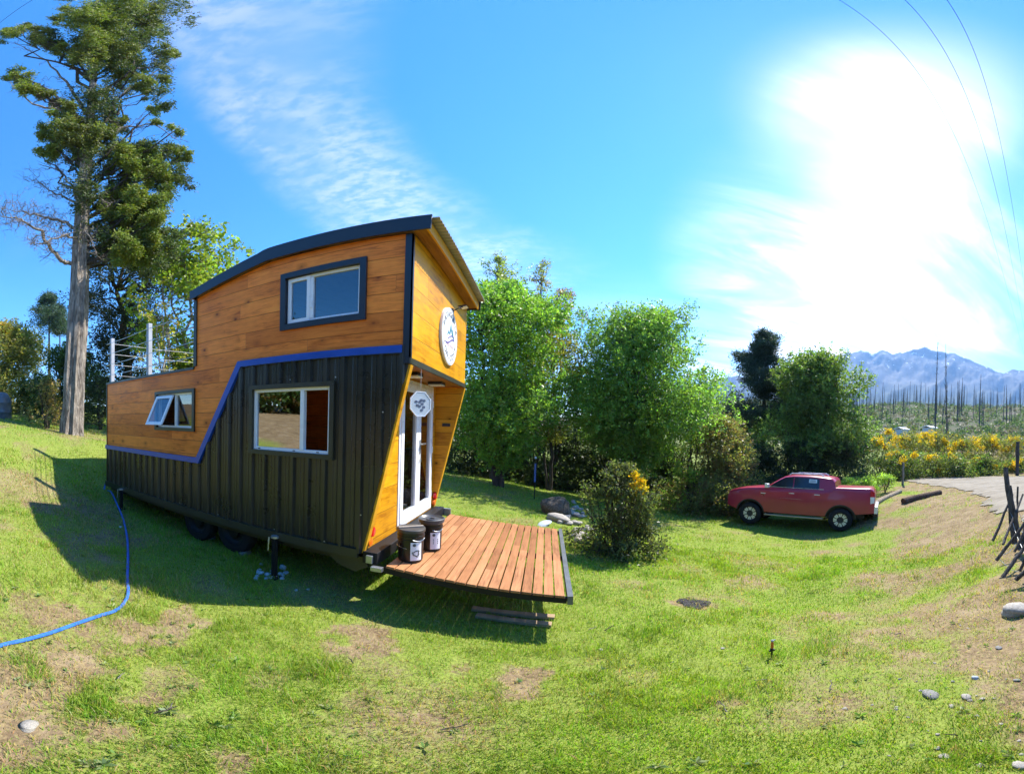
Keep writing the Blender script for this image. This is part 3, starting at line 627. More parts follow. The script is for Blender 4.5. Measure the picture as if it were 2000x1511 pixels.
# roof: fascia, corrugated sheet, wooden eave boards
roof = MB(); pts = []
x0r, x1r, y0r, y1r = -LU - .03, .20, -.06, W_ + .09
nc = 36
xs_ = [x0r, -1.80, -1.76, x1r]
def rt(x): return roof_z(max(min(x, .2), x0r)) + .165
vs, fs = [], []
nyy = nc * 4
for x_ in xs_:
    for j in range(nyy + 1):
        ph = (j % 4); hgt = (0, .022, .022, 0)[ph]; vs.append((x_ + (.07 if x_ == x1r else 0), y0r + .01 + (y1r - y0r - .02) * j / nyy, rt(x_) - .02 + hgt))
for i in range(len(xs_) - 1):
    for j in range(nyy): a_ = i * (nyy + 1) + j; fs.append((a_, a_ + 1, a_ + nyy + 2, a_ + nyy + 1))
roof.add(vs, fs); n0 = len(vs)
rf = roof.obj('roof', m_roof, house); md = rf.modifiers.new('sheet', 'SOLIDIFY'); md.thickness = .006; md.offset = -1
for ya, yb in ((y0r - .02, y0r), (y1r, y1r + .02)):
    b = MB(); fp = [(x0r, roof_z(x0r) - .008), (-1.76, roof_z(-1.76) - .004), (x1r, roof_z(x1r) - .004), (x1r + .01, rt(x1r) + .012), (-1.72, rt(-1.76) + .014), (-1.80, rt(-1.8) + .012), (-1.90, rt(-1.9) - .0), (x0r - .01, rt(x0r) - .03)]
    b.plate(fp, [], ya, yb, XZ); b.obj('fascia', m_blk, rf)
b = MB(); b.box((x0r, y0r + .001, rt(x0r) - .16), (x0r + .02, y1r - .001, rt(x0r) - .03)); b.obj('rear_fascia', m_blk, rf)
b = MB(); b.box((.150, y0r + .002, roof_z(.2) - .0), (.172, y1r - .002, roof_z(.2) + .135)); b.obj('eave_board', m_plain, rf)
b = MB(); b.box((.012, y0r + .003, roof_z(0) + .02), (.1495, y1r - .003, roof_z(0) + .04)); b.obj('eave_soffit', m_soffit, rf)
b = MB(); b.plate([(x0r + .03, roof_z(x0r) + .06), (-1.76, roof_z(-1.76) + .055), (.148, roof_z(.1) + .05), (.148, roof_z(.1) + .1), (-1.76, roof_z(-1.76) + .11), (x0r + .03, roof_z(x0r) + .11)], [], y0r + .01, y1r - .01, XZ); b.obj('ceiling', m_in, rf)
for o_ in [rf] + list(rf.children):                       # the roof falls a little towards the far side
    for v_ in o_.data.vertices: v_.co.z -= max(0, v_.co.y + 1.25) * .042
# rear deck railing
b0 = 2.262
for x_ in (-6.13, -4.60):
    b = MB(); b.box((x_ - .04, .02, b0 - .01), (x_ + .04, .10, b0 + 1.0)); b.obj('railing_post', m_postg, house, bevel=.006)
for z_ in (.16, .40, .64, .88):
    b = MB(); b.tube([(-6.13, .0, b0 + z_), (-5.36, .0, b0 + z_ - .012), (-4.60, .0, b0 + z_), (-3.9, .0, b0 + z_ - .012), (-LU - .012, .0, b0 + z_)], .006, 6); b.obj('railing_cable', m_steel, house)
    b = MB(); b.lathe([(.014, -.05), (.014, .03)], (-LU - .05, .0, b0 + z_), 8, 'x'); b.lathe([(.013, -.10), (.013, .03)], (-6.16, .0, b0 + z_), 8, 'x'); b.each('cable_fitting', m_steel, house)
    b = MB(); b.tube([(-6.13, .06, b0 + z_), (-6.2, 1.2, b0 + z_ - .01), (-6.15, W_ - .1, b0 + z_)], .005, 6); b.obj('railing_cable', m_steel, house)
b = MB(); b.box((-6.17, W_ - .12, b0 - .01), (-6.09, W_ - .04, b0 + 1.0)); b.obj('railing_post', m_postg, house, bevel=.006)
# ---- trailer
b = MB()
for y_ in (.10, W_ - .25): b.box((-L_, y_, -.16), (-.40, y_ + .09, -.001))
b.each('chassis_rail', m_olive, house); b = MB()
for x_ in np.arange(-L_ + .1, -.5, .8): b.box((x_, .192, -.13), (x_ + .07, W_ - .252, -.02))
b.each('cross_member', m_olive, house)
b = MB(); b.plate([(-1.1, -.055), (-.46, -.055), (-.40, -.16), (-.55, -.25), (-.75, -.20), (-.9, -.09)], [], .02, .04, XZ); b.obj('gusset', m_olive, house)
b = MB(); b.box((-DX + .002, -.01, -.11), (-.29, W_ + .02, .03)); b.obj('rear_bumper', m_blks, house, bevel=.006)
b = MB(); b.box((-.40, -.045, -.09), (-.33, -.0105, .0)); b.box((-.33, -.08, -.16), (-.21, -.02, -.11)); b.box((-.36, W_ + .021, -.13), (-.18, W_ + .06, .0)); b.each('hinge_bracket', m_steel, house, bevel=.004)
for y_, yo in ((.02, 0), (W_ - .16, 0)):
    b = MB(); b.lathe([(.062, 0), (.066, .02), (.056, .045), (.0, .05)], (-DX + .012, y_ + .10, .23), 20, 'x', cap=False); tl = b.obj('tail_light', m_red, house, smooth=True)
    b = MB(); b.lathe([(.052, 0), (.055, .018), (.045, .04), (0, .045)], (-DX + .008, y_ + .07, .115), 20, 'x', cap=False); b.obj('indicator', m_orange, tl, smooth=True)
def wheel(xc, yc, zc, rad, wid, name, par, side=-1):
    b = MB(); h = wid / 2
    b.lathe([(rad * .62, -h), (rad * .80, -h * 1.04), (rad * .95, -h * .88), (rad, -h * .55), (rad, h * .55), (rad * .95, h * .88), (rad * .80, h * 1.04), (rad * .62, h)], (xc, yc, zc), 40, 'y', cap=False)
    t = b.obj('tyre', m_rub, par, smooth=True)
    return t
for x_ in (-3.30, -2.50):
    gz_ = float(gz(np.array([x_]), np.array([.2]))[0]); rad = .335
    b = MB(); b.lathe([(.02, -.075), (.09, -.075), (.10, -.04), (.15, -.035), (.19, -.06), (.205, -.095), (.215, -.095), (.215, .08), (.02, .08)], (x_, .235, gz_ + rad), 28, 'y'); wh = b.obj('wheel', m_blks, house, smooth=True)
    wheel(x_, .235, gz_ + rad, rad, .19, 'tyre', wh)
    b = MB(); b.lathe([(.335, -.085), (.335, .1)], (x_, W_ - .24, gz_ + rad - .0), 28, 'y'); b.obj('wheel', m_rub, house)
for x_, y_ in ((-1.57, -.06), (-5.45, -.06), (-1.57, W_ + .02)):
    g0 = float(gz(np.array([x_]), np.array([y_]))[0])
    b = MB(); b.box((x_ - .027, y_ - .027, g0 + .01), (x_ + .027, y_ + .027, -.02)); b.box((x_ - .07, y_ - .07, g0 - .005), (x_ + .07, y_ + .07, g0 + .012)); b.box((x_ - .06, y_ + .035, -.10), (x_ + .06, y_ + .16, -.04)); jk = b.obj('jack_stand', m_blks, house)
    b = MB(); b.lathe([(.05, -.02), (.05, .005), (.02, .012)], (x_, y_, 0.0), 14); b.bar((x_ - .05, y_ - .05, -.01), (x_ - .055, y_ - .055, -.19), .014, .014); b.obj('jack_crank', m_steel, jk)
# ---- fold-down deck at the front
def dz(x): return -.10 - (x + .2) * .098
dk = MB(); nb = 17; pt = 1.73 / nb
for k in range(nb):
    xa = -.2 + k * pt + .006; xb = xa + pt - .014; jit = rng.uniform(-.004, .004)
    dk.add([(xa, .0 + jit, dz(xa) - .028), (xb, jit, dz(xb) - .028), (xb, 2.56 + jit, dz(xb) - .028), (xa, 2.56 + jit, dz(xa) - .028), (xa, jit, dz(xa)), (xb, jit, dz(xb)), (xb, 2.56 + jit, dz(xb)), (xa, 2.56 + jit, dz(xa))],
           [(0, 3, 2, 1), (4, 5, 6, 7), (0, 1, 5, 4), (1, 2, 6, 5), (2, 3, 7, 6), (3, 0, 4, 7)])
deck = dk.obj('deck', m_deck, house, bevel=.003)
b = MB()
for y_ in (.012, 1.27, 2.50): b.bar((-.24, y_ + .02, dz(-.2) - .062), (1.545, y_ + .02, dz(1.53) - .062), .04, .065)
b.each('deck_joist', m_blks, deck)
b = MB(); b.box((1.548, -.015, dz(1.53) - .095), (1.60, 2.575, dz(1.53) + .004)); b.obj('deck_end_bar', simple('grey_steel_bar', (.16, .165, .17), .4, .4), deck)
# interior things one sees through the sliding window
b = MB(); b.box((-1.75, W_ - .42, .09), (-.75, W_ - .07, 1.02)); b.obj('cabinet', simple('dark_cabinet', (.05, .03, .022), .5), house)
b = MB(); b.box((-1.45, 1.05, .92), (-.72, 1.45, 1.02)); b.box((-1.42, 1.045, 1.03), (-.75, 1.40, 1.24)); b.obj('storage_box', simple('grey_crate', (.33, .33, .34), .5), house)
b = MB(); b.box((-1.30, 1.038, 1.10), (-1.20, 1.044, 1.15)); b.box((-1.44, 1.03, 1.27), (-.72, 1.42, 1.31)); b.box((-1.36, 2.42, 1.62), (-1.18, 2.436, 1.86)); b.box((-1.33, 2.42, 1.30), (-1.22, 2.436, 1.56)); b.each('shelf', simple('dark_red_shelf', (.08, .02, .018), .5), house)
b = MB(); b.bar((-1.22, 1.3, 1.24), (-1.12, 1.3, 1.52), .05, .05); b.obj('bottle', simple('green_bottle', (.03, .12, .06), .3), house)

# ------------------------------------------------------------------ sign on the gable
def text_bm(s, size):
    cu = bpy.data.curves.new('txt', 'FONT'); cu.body = s; cu.size = size; cu.align_x = 'CENTER'; cu.align_y = 'CENTER'; cu.resolution_u = 2
    o = bpy.data.objects.new('txt', cu); COL.objects.link(o); dg = bpy.context.evaluated_depsgraph_get(); me = bpy.data.meshes.new_from_object(o.evaluated_get(dg))
    vs = [v.co.copy() for v in me.vertices]; fs = [tuple(p.vertices) for p in me.polygons]
    bpy.data.objects.remove(o); bpy.data.curves.remove(cu); bpy.data.meshes.remove(me); return vs, fs
SC = Vector((.0, 1.385, 2.655)); RS = .405
sign = empty('round_sign', (SC.x + .004, SC.y, SC.z - RS), 'round white sign with a mountain emblem on the orange gable', 'sign')
def sp_(a, q, t): return (SC.x + .004 + t, SC.y + a, SC.z + q)          # sign plane facing +X, a to the right (towards +Y)
b = MB(); b.plate([(RS * math.cos(t), RS * math.sin(t)) for t in np.linspace(0, 2 * math.pi, 48, endpoint=False)], [], 0, .03, sp_); b.obj('sign_disc', simple('white_sign_paint', (.80, .80, .82), .35, var=.03), sign)
b = MB(); b.plate([((RS - .012) * math.cos(t), (RS - .012) * math.sin(t)) for t in np.linspace(0, 2 * math.pi, 48, endpoint=False)], [[((RS - .022) * math.cos(t), (RS - .022) * math.sin(t)) for t in np.linspace(0, 2 * math.pi, 48, endpoint=False)]], .0305, .033, sp_); b.obj('rim_line', simple('grey_line', (.42, .45, .50), .5), sign)
def arc_text(s, rad, a0, a1, flip, size, name, mat):
    b = MB()
    for i, ch in enumerate(s):
        if ch == ' ': continue
        ang = a0 + (a1 - a0) * i / (len(s) - 1); vs, fs = text_bm(ch, size); rot = ang - math.pi / 2 if not flip else ang + math.pi / 2
        ca, sa = math.cos(rot), math.sin(rot)
        b.add([sp_(rad * math.cos(ang) + v.x * ca - v.y * sa, rad * math.sin(ang) + v.x * sa + v.y * ca, .0325) for v in vs], fs)
    return b.obj(name, mat, sign)
m_ink = simple('navy_ink', (.03, .035, .06), .5)
arc_text('PATAGONIA', RS * .76, R(158), R(22), False, .125, 'lettering', m_ink)
arc_text('LOW-COST', RS * .76, R(208), R(332), True, .125, 'lettering', m_ink)
b = MB(); b.plate([(-.17, -.03), (-.09, .07), (-.05, .03), (.03, .20), (.08, .09), (.11, .13), (.20, -.02), (.10, .02), (.04, .10), (-.01, .02), (-.08, .03)], [], .0305, .033, sp_); b.obj('mountain_emblem', simple('teal_ink', (.05, .22, .30), .5), sign)
b = MB(); up_ = [(x_, -.06 + .05 * math.sin(x_ * 9)) for x_ in np.linspace(-.22, .22, 20)]; b.plate(up_ + [(x_, z_ - .022) for x_, z_ in up_[::-1]], [], .0305, .0332, sp_)
up_ = [(x_, -.015 + .05 * math.sin(x_ * 9 + .4)) for x_ in np.linspace(-.10, .20, 20)]; b.plate(up_ + [(x_, z_ - .016) for x_, z_ in up_[::-1]], [], .0305, .0334, sp_); b.obj('river_emblem', simple('purple_ink', (.10, .06, .28), .5), sign)
vs, fs = text_bm('TINY HOUSE', .055); b = MB(); b.add([sp_(v.x, v.y - .14, .0325) for v in vs], fs); b.obj('lettering', simple('rose_ink', (.40, .14, .16), .5), sign)

# dream-catcher hanging under the porch edge
mob = empty('hanging_mobile', (-.02, .36, 1.45), 'round glass mobile hanging on a thread in front of the door', 'mobile')
b = MB(); b.tube([(-.0, .36, 2.04), (0, .36, 1.83)], .002, 5); b.obj('thread', m_white, mob)
mc = Vector((0, .36, 1.655)); mr_ = .148; ax_a = Vector((.55, .83, 0)).normalized()
def mp_(a, q, t): p = mc + ax_a * a + Vector((0, 0, q)) + Vector((.83, -.55, 0)) * t; return tuple(p)
b = MB(); oc = [(mr_ * math.cos(t), mr_ * math.sin(t)) for t in np.linspace(math.pi / 8, 2 * math.pi + math.pi / 8, 8, endpoint=False)]
b.plate(oc, [], -.004, .004, mp_); t = MT('frosted_glass'); p = t.pbr((.62, .70, .78), .25, 0, None, .6); tr = t.n('ShaderNodeBsdfTransparent'); tr.inputs[0].default_value = (.85, .9, .95, 1); mx = t.n('ShaderNodeMixShader'); mx.inputs[0].default_value = .62; t.l(tr.outputs[0], mx.inputs[1]); t.l(p.outputs[0], mx.inputs[2]); b.obj('disc', t.done(mx), mob)
b = MB(); b.plate(oc, [[(q[0] * .93, q[1] * .93) for q in oc]], -.007, .007, mp_); b.obj('ring', simple('pale_rim', (.7, .74, .8), .3), mob)
b = MB()
for k in range(9):
    a_ = k * .7; r2 = .02 + .055 * ((k * 37) % 10) / 10; c_ = (r2 * math.cos(a_), r2 * math.sin(a_)); b.plate([(c_[0] + .022 * math.cos(q), c_[1] + .016 * math.sin(q)) for q in np.linspace(0, 6.28, 6, endpoint=False)], [], -.006, .006, mp_)
b.obj('pattern', simple('blue_grey_ink', (.08, .10, .16), .4), mob)
# ------------------------------------------------------------------ pickup truck (local: +X front, wheels at x = +-1.61, z = 0 ground)
def build_truck():
    t = MT('red_car_paint'); n = t.noise(t.loc(), 3, 4); m_paint = t.done(t.pbr(t.mix(t.mr(n, .4, .7), (.30, .010, .042), (.34, .014, .050)), .30, .0, None, .5, coat=.35))
    m_dark = simple('dark_car_glass', (.012, .016, .024), .06, 0, .7); m_chr = simple('chrome', (.62, .64, .66), .3, .35); m_black = simple('black_plastic', (.018, .018, .02), .55)
    m_step = simple('brushed_step', (.28, .29, .31), .35, .7); m_clear = simple('clear_lamp', (.62, .64, .62), .2, coat=.6); m_lite = simple('pale_lens', (.75, .72, .68), .2)
    a, b_ = at(1643, 1035, 13.1), at(1463, 1026, 13.85)
    mid = (a + b_) / 2; hd = math.atan2(b_.y - a.y, b_.x - a.x)
    nrmv = Vector((math.sin(hd), -math.cos(hd), 0))         # towards the camera is the near side
    c = mid + Vector((-math.sin(hd), math.cos(hd), 0)) * .0
    near = 1 if (Vector((CX, CY, 0)) - Vector((mid.x, mid.y, 0))).dot(Vector((-math.sin(hd), math.cos(hd), 0))) > 0 else -1
    cen = mid - Vector((-math.sin(hd), math.cos(hd), 0)) * near * .80
    zc = (float(gz(np.array([a.x]), np.array([a.y]))[0]) + float(gz(np.array([b_.x]), np.array([b_.y]))[0])) / 2 - .01
    T_ = empty('pickup_truck', (0, 0, 0), 'dark red double cab pickup truck parked on the lawn', 'pickup truck'); WPOS[T_.name] = Vector((0, 0, 0))
    def sw(z): return .935 - .05 * max(0, (z - 1.05)) ** 1.3 * 2.2 - .09 * max(0, .85 - z) ** 1.2
    def ztop(x): return float(np.interp(x, [-2.76, -2.72, -2.6, -1.36, -1.30, -1.0, 1.0, 1.15, 1.7, 2.1, 2.34, 2.46, 2.52], [1.40, 1.53, 1.585, 1.575, 1.50, 1.475, 1.45, 1.44, 1.395, 1.335, 1.27, 1.20, 1.10]))
    def zbot(x):
        z = float(np.interp(x, [-2.76, -2.2, -1.0, 1.0, 2.2, 2.52], [.70, .64, .52, .52, .56, .66]))
        for ax in (-1.61, 1.61):
            d = abs(x - ax)
            if d < .535: z = max(z, .43 + math.sqrt(.286 - d * d))
        return z
    xs = sorted(set(list(np.linspace(-2.76, 2.52, 70)) + [ax + .534 * math.sin(q) for ax in (-1.61, 1.61) for q in np.linspace(-math.pi / 2, math.pi / 2, 19)]))
    nr = 9; rows = []
    for x in xs:
        zb, zt = zbot(x), ztop(x); half = []
        nose = 1 - .11 * max(0, (x - 1.9) / .62) ** 2 - .05 * max(0, (-x - 2.45) / .31) ** 2
        for k in range(nr):
            z = zb + (zt - .06 - zb) * k / (nr - 1); half.append((sw(z) * nose, z))
        wt = sw(zt) * nose
        half += [(wt - .02, zt - .018), (wt - .07, zt), (wt * .5, zt + .018), (0, zt + .025)]
        rows.append([(x, y, z) for y, z in half] + [(x, -y, z) for y, z in half[-2::-1]])
    m_ = len(rows[0]); b = MB(); vs = [v for r_ in rows for v in r_]; fs = []
    for i in range(len(rows) - 1):
        for j in range(m_ - 1): fs.append((i * m_ + j, i * m_ + j + 1, (i + 1) * m_ + j + 1, (i + 1) * m_ + j))
    fs += [tuple(range(m_))[::-1], tuple((len(rows) - 1) * m_ + j for j in range(m_))]
    b.add(vs, fs); b.obj('body', m_paint, T_, smooth=True, angle=38)
    # greenhouse and sport bar
    ov = [(1.12, 1.42), (.88, 1.60), (.60, 1.79), (.40, 1.90), (.10, 1.95), (-.5, 1.965), (-.92, 1.945), (-1.12, 1.93), (-1.28, 1.90), (-1.37, 1.80), (-1.42, 1.56)]
    def gw(z): return .885 - (z - 1.45) * .34
    b = MB(); vs, fs = [], []; lo = 1.42
    prof = [(x, z) for x, z in ov]
    for x, z in prof:
        ys = [(gw(lo), lo)] + [(gw(lo + (z - .05 - lo) * q), lo + (z - .05 - lo) * q) for q in (.33, .66, 1)] + [(gw(z) - .05, z - .008), (gw(z) * .5, z + .012), (0, z + .018)]
        vs += [(x, y, q) for y, q in ys] + [(x, -y, q) for y, q in ys[-2::-1]]
    m_ = 13
    for i in range(len(prof) - 1):
        for j in range(m_ - 1): fs.append((i * m_ + j, i * m_ + j + 1, (i + 1) * m_ + j + 1, (i + 1) * m_ + j))
    fs += [tuple(range(m_))[::-1], tuple((len(prof) - 1) * m_ + j for j in range(m_))]
    b.add(vs, fs); b.obj('cab', m_paint, T_, smooth=True, angle=30)
    for sd in (1, -1):
        def side(poly, name, mat, off=.006, fn=gw, par=T_):
            q = MB(); q.plate(poly, [], 0, .01, lambda p, r_, t: (p, sd * (fn(r_) + off - t), r_)); return q.obj(name, mat, par)
        w1 = side([(.97, 1.46), (.80, 1.60), (.54, 1.775), (.38, 1.85), (.10, 1.872), (.10, 1.46)], 'side_window', m_dark)
        w2 = side([(.06, 1.46), (.06, 1.873), (-.74, 1.865), (-.83, 1.82), (-.83, 1.47)], 'side_window', m_dark)
        if sd == near:
            side([(-.46, 1.70), (-.46, 1.83), (-.74, 1.825), (-.74, 1.70)], 'window_sticker', simple('white_sticker', (.62, .66, .70), .5), .009, par=w2)
            q = MB()
            for z_ in (1.785, 1.755, 1.73): q.plate([(-.49, z_), (-.49, z_ + .014), (-.70, z_ + .014), (-.70, z_)], [], 0, .002, lambda p, r_, t: (p, sd * (gw(r_) + .0115 - t), r_))
            q.each('sticker_line', simple('grey_print', (.12, .14, .2), .6), w2)
        side([(-2.60, 1.29), (-2.60, 1.51), (-2.745, 1.46), (-2.745, 1.29)], 'tail_light', m_red, .008, sw)
        side([(-2.61, 1.04), (-2.60, 1.286), (-2.745, 1.286), (-2.742, 1.08)], 'reverse_light', m_lite, .008, sw)
        side([(2.12, 1.20), (2.36, 1.12), (2.40, .99), (2.26, 1.01)], 'headlight', m_clear, -.03, lambda z: sw(z) * (1 - .06))
        side([(1.22, 1.24), (1.24, 1.16), (1.10, 1.12), (1.06, 1.24)], 'fender_vent', m_dark, .006, sw)
        side([(1.24, 1.235), (1.05, 1.235), (1.06, 1.205), (1.23, 1.205)], 'vent_trim', m_chr, .010, sw)
        for x_ in (.02, -.88): side([(x_ + .0, 1.27), (x_ + .19, 1.27), (x_ + .19, 1.30), (x_, 1.30)], 'door_handle', m_chr, .022, sw)
        for x_ in (1.03, .075, -.93): side([(x_, .60), (x_ + .01, .60), (x_ + .01, 1.45), (x_, 1.45)], 'door_gap', m_black, .0035, sw)
        side([(-1.0, 1.475), (.98, 1.475), (.98, 1.492), (-1.0, 1.492)], 'window_sill_trim', m_chr, -.045, lambda z: .925)
        side([(-.35, 1.07), (-.10, 1.075), (.32, 1.085), (.60, 1.082), (.3, 1.093), (-.1, 1.092)], 'door_streak', simple('pale_streak', (.40, .20, .18), .5), .0045, sw)  # thin pale sliver along the side doors
        q = MB(); q.box((.95, sd * .90 - .02, 1.44), (1.10, sd * .90 + .02, 1.50)); q.box((.92, min(sd * .93, sd * 1.10), 1.44), (1.06, max(sd * .93, sd * 1.10), 1.60)); mi = q.obj('mirror', m_chr, T_, bevel=.02)
        q = MB(); q.bar((1.05, sd * .96, .44), (-1.02, sd * .96, .44), .13, .05); q.obj('side_step', m_step, T_, bevel=.01)
        q = MB(); q.tube([(.30, sd * .58, 1.93), (.22, sd * .58, 2.0), (-.85, sd * .58, 2.0), (-.95, sd * .58, 1.95)], .026, 8); q.obj('roof_rail', m_chr, T_, smooth=True)
        # wheel arch flares and wheels
        for ax in (1.61, -1.61):
            q = MB(); pts = [(ax + .54 * math.cos(t_), .43 + .54 * math.sin(t_)) for t_ in np.linspace(R(12), R(168), 22)]; pin = [(ax + .50 * math.cos(t_), .43 + .50 * math.sin(t_)) for t_ in np.linspace(R(168), R(12), 22)]
            q.plate(pts + pin, [], 0, .25, lambda p, r_, t: (p, sd * (sw(r_) + .012 - t), r_)); q.obj('wheel_arch', m_black, T_)
            q = MB(); q.lathe([(.02, .02), (.10, .02), (.115, .0), (.235, .0), (.255, .03), (.255, -.18), (.02, -.18)] if sd > 0 else [(.02, -.02), (.10, -.02), (.115, 0), (.235, 0), (.255, -.03), (.255, .18), (.02, .18)], (ax, sd * .90, .41), 28, 'y'); wh = q.obj('wheel', m_black, T_, smooth=True)
            q = MB(); h = .135; rad = .41
            pr = [(rad * .62, -h), (rad * .72, -h * 1.05), (rad * .9, -h * .98), (rad, -h * .72), (rad, h * .72), (rad * .9, h * .98), (rad * .72, h * 1.05), (rad * .62, h)]
            q.lathe(pr, (ax, sd * .815, .41), 40, 'y', cap=False); q.obj('tyre', m_rub, wh, smooth=True)
            q = MB()
            for k in range(8):
                for dd in (-.16, .16):
                    t_ = k * math.pi / 4 + dd; ca, sa = math.cos(t_), math.sin(t_)
                    pp = [(.12, -.016), (.24, -.034), (.24, .030), (.12, .016)]
                    q.plate([(ax + u_ * ca - v_ * sa, .41 + u_ * sa + v_ * ca) for u_, v_ in pp], [], 0, .012, lambda p, r_, t: (p, sd * (.906 + t), r_))
            q.obj('rim_spokes', m_chr, wh)
    b = MB(); b.plate([(1.06, -.78), (1.06, .78), (.46, .63), (.46, -.63)], [], 0, .01, lambda p, q, t: (p, q, 1.452 + (1.06 - p) * .70 + .02 - t)); b.obj('windscreen', m_dark, T_)
    b = MB(); b.plate([(-.72, 1.56), (.72, 1.56), (.60, 1.78), (-.60, 1.78)], [], -1.435, -1.425, lambda p, q, t: (t + (q - 1.56) * .42, p, q)); b.obj('rear_window', m_dark, T_)
    b = MB(); b.box((-2.85, -.90, .68), (-2.74, .90, .95)); b.box((-2.87, -.6, .86), (-2.851, .6, .97)); b.obj('rear_bumper', m_chr, T_, bevel=.03)
    b = MB(); b.box((-2.86, -.8, .56), (-2.70, .8, .655)); b.obj('bumper_skirt', m_black, T_, bevel=.02)
    b = MB(); b.box((2.36, -.72, .60), (2.535, .72, .80)); b.box((2.50, -.45, .82), (2.538, .45, 1.0)); b.obj('front_grille', m_black, T_, bevel=.02)
    b = MB(); b.box((-2.4, -.45, .42), (2.2, .45, .56)); b.box((-1.7, -.75, .36), (-1.52, .75, .47)); b.box((1.52, -.75, .36), (1.7, .75, .47)); 
    for ax in (-1.61, 1.61): b.box((ax - .52, -.66, .40), (ax + .52, .66, 1.0))
    b.obj('underbody', m_black, T_)
    T_.rotation_euler = (R(4.2) * near, 0, hd); T_.location = (cen.x, cen.y, zc)
build_truck()
# ------------------------------------------------------------------ vegetation
rng = np.random.default_rng(21)
def unit(n):
    v = rng.normal(size=(n, 3)); return v / np.linalg.norm(v, axis=1, keepdims=True)
class Leaves:
    def __init__(s): s.v, s.c = [], []
    def add(s, P, axis, size, aspect, cols, curl=.25):
        """diamond leaves at P along axis (n,3)"""
        n = len(P)
        if n == 0: return
        axis = axis / (np.linalg.norm(axis, axis=1, keepdims=True) + 1e-9)
        sd = np.cross(axis, unit(n)); sd /= np.linalg.norm(sd, axis=1, keepdims=True) + 1e-9
        nm = np.cross(axis, sd); sz = (size * rng.uniform(.6, 1.35, n))[:, None]
        a = P - axis * sz * .5; b = P + axis * sz * .5 - nm * sz * curl * .4; l = P + sd * sz * aspect * .5 + nm * sz * curl * .3; r = P - sd * sz * aspect * .5 + nm * sz * curl * .3
        s.v.append(np.stack([a, l, b, r], 1).reshape(-1, 3)); s.c.append(np.repeat(cols, 4, 0))
    def build(s, name, mat, parent):
        V = np.concatenate(s.v); F = np.arange(len(V)).reshape(-1, 4); return big_mesh(name, V, F, mat, parent, np.concatenate(s.c))
def shades(n, base, var=.25, hue=.12):
    base = np.asarray(base); k = rng.uniform(1 - var, 1 + var, (n, 1)); h = rng.normal(0, hue, (n, 1)); c = base[None] * k; c[:, :1] *= 1 + h; return np.clip(c, 0, 1)
def blob_leaves(LV, c, r, ntw, per, size, aspect, base, up=.35, twig=.22, var=.28, bias=.5, alt=None, altp=0., droop=0.):
    """a clump: ntw twigs through the volume of an ellipsoid, `per` leaves along each"""
    c = np.asarray(c, float); r = np.asarray(r, float) * np.ones(3)
    d = unit(ntw); rad = rng.random(ntw) ** bias; P0 = c + d * rad[:, None] * r
    tw = d + np.array([0, 0, up]) + rng.normal(0, .45, (ntw, 3)); tw /= np.linalg.norm(tw, axis=1, keepdims=True)
    tl = twig * r.mean() * rng.uniform(.6, 1.4, ntw) if twig < 5 else twig
    s_ = rng.uniform(-.3, 1, (ntw, per)); P = (P0[:, None] + tw[:, None] * (s_ * tl[:, None])[..., None]).reshape(-1, 3) + rng.normal(0, 1, (ntw * per, 3)) * size * .55
    tone = rng.uniform(.72, 1.25, ntw); ax = np.repeat(tw, per, 0) + rng.normal(0, .75, (ntw * per, 3)) - np.array([0, 0, droop])
    col = shades(ntw * per, base, var) * np.repeat(tone, per)[:, None]
    if alt is not None:
        m = np.repeat(rng.random(ntw) < altp, per); col[m] = shades(int(m.sum()), alt, .25)
    LV.add(P, ax, size, aspect, col)
def limb(b, p, q, r0, r1, sag=.15, n=6, seg=6, wob=.06):
    p, q = Vector(p), Vector(q); l = (q - p).length; pts = []
    for i in range(n + 1):
        t = i / n; x = p.lerp(q, t); x.z += math.sin(t * math.pi) * sag * l; x += Vector(rng.normal(0, 1, 3)) * wob * l * math.sin(t * math.pi) * .5; pts.append(x)
    b.tube(pts, [r0 + (r1 - r0) * (i / n) for i in range(n + 1)], seg); return pts
def bark(name, a, b_, sc=1.):
    t = MT(name); v = t.obj((7 * sc, 7 * sc, 1.1 * sc)); n = t.noise(v, 2.2, 8, .68, 1.); n2 = t.noise(t.obj(), 3, 5)
    c = t.mix(.35, t.ramp(n, [(.40, a), (.60, b_)]), t.ramp(n2, [(.3, a), (.7, b_)])); return t.done(t.pbr(c, .92, 0, t.bump(n, 1., .10), .15))
m_barkg = bark('grey_bark', (.085, .066, .052), (.44, .38, .32)); m_barkd = bark('dark_bark', (.035, .028, .022), (.12, .10, .08)); m_barkp = bark('pale_bark', (.16, .14, .11), (.42, .38, .31), 2.); m_burnt = bark('charred_bark', (.03, .028, .027), (.10, .09, .085), .6)
m_leaf = leaf_mat('broad_leaves', .48, .45, spec=.4); m_needle = leaf_mat('needle_sprays', .25, .6); m_flower = leaf_mat('yellow_petals', .35, .6)

def px_blob(u, v, rp, d):
    p = at(u, v, d); slant = (Vector(p) - Vector(CAMP)).length; return p, rp / PFV * slant
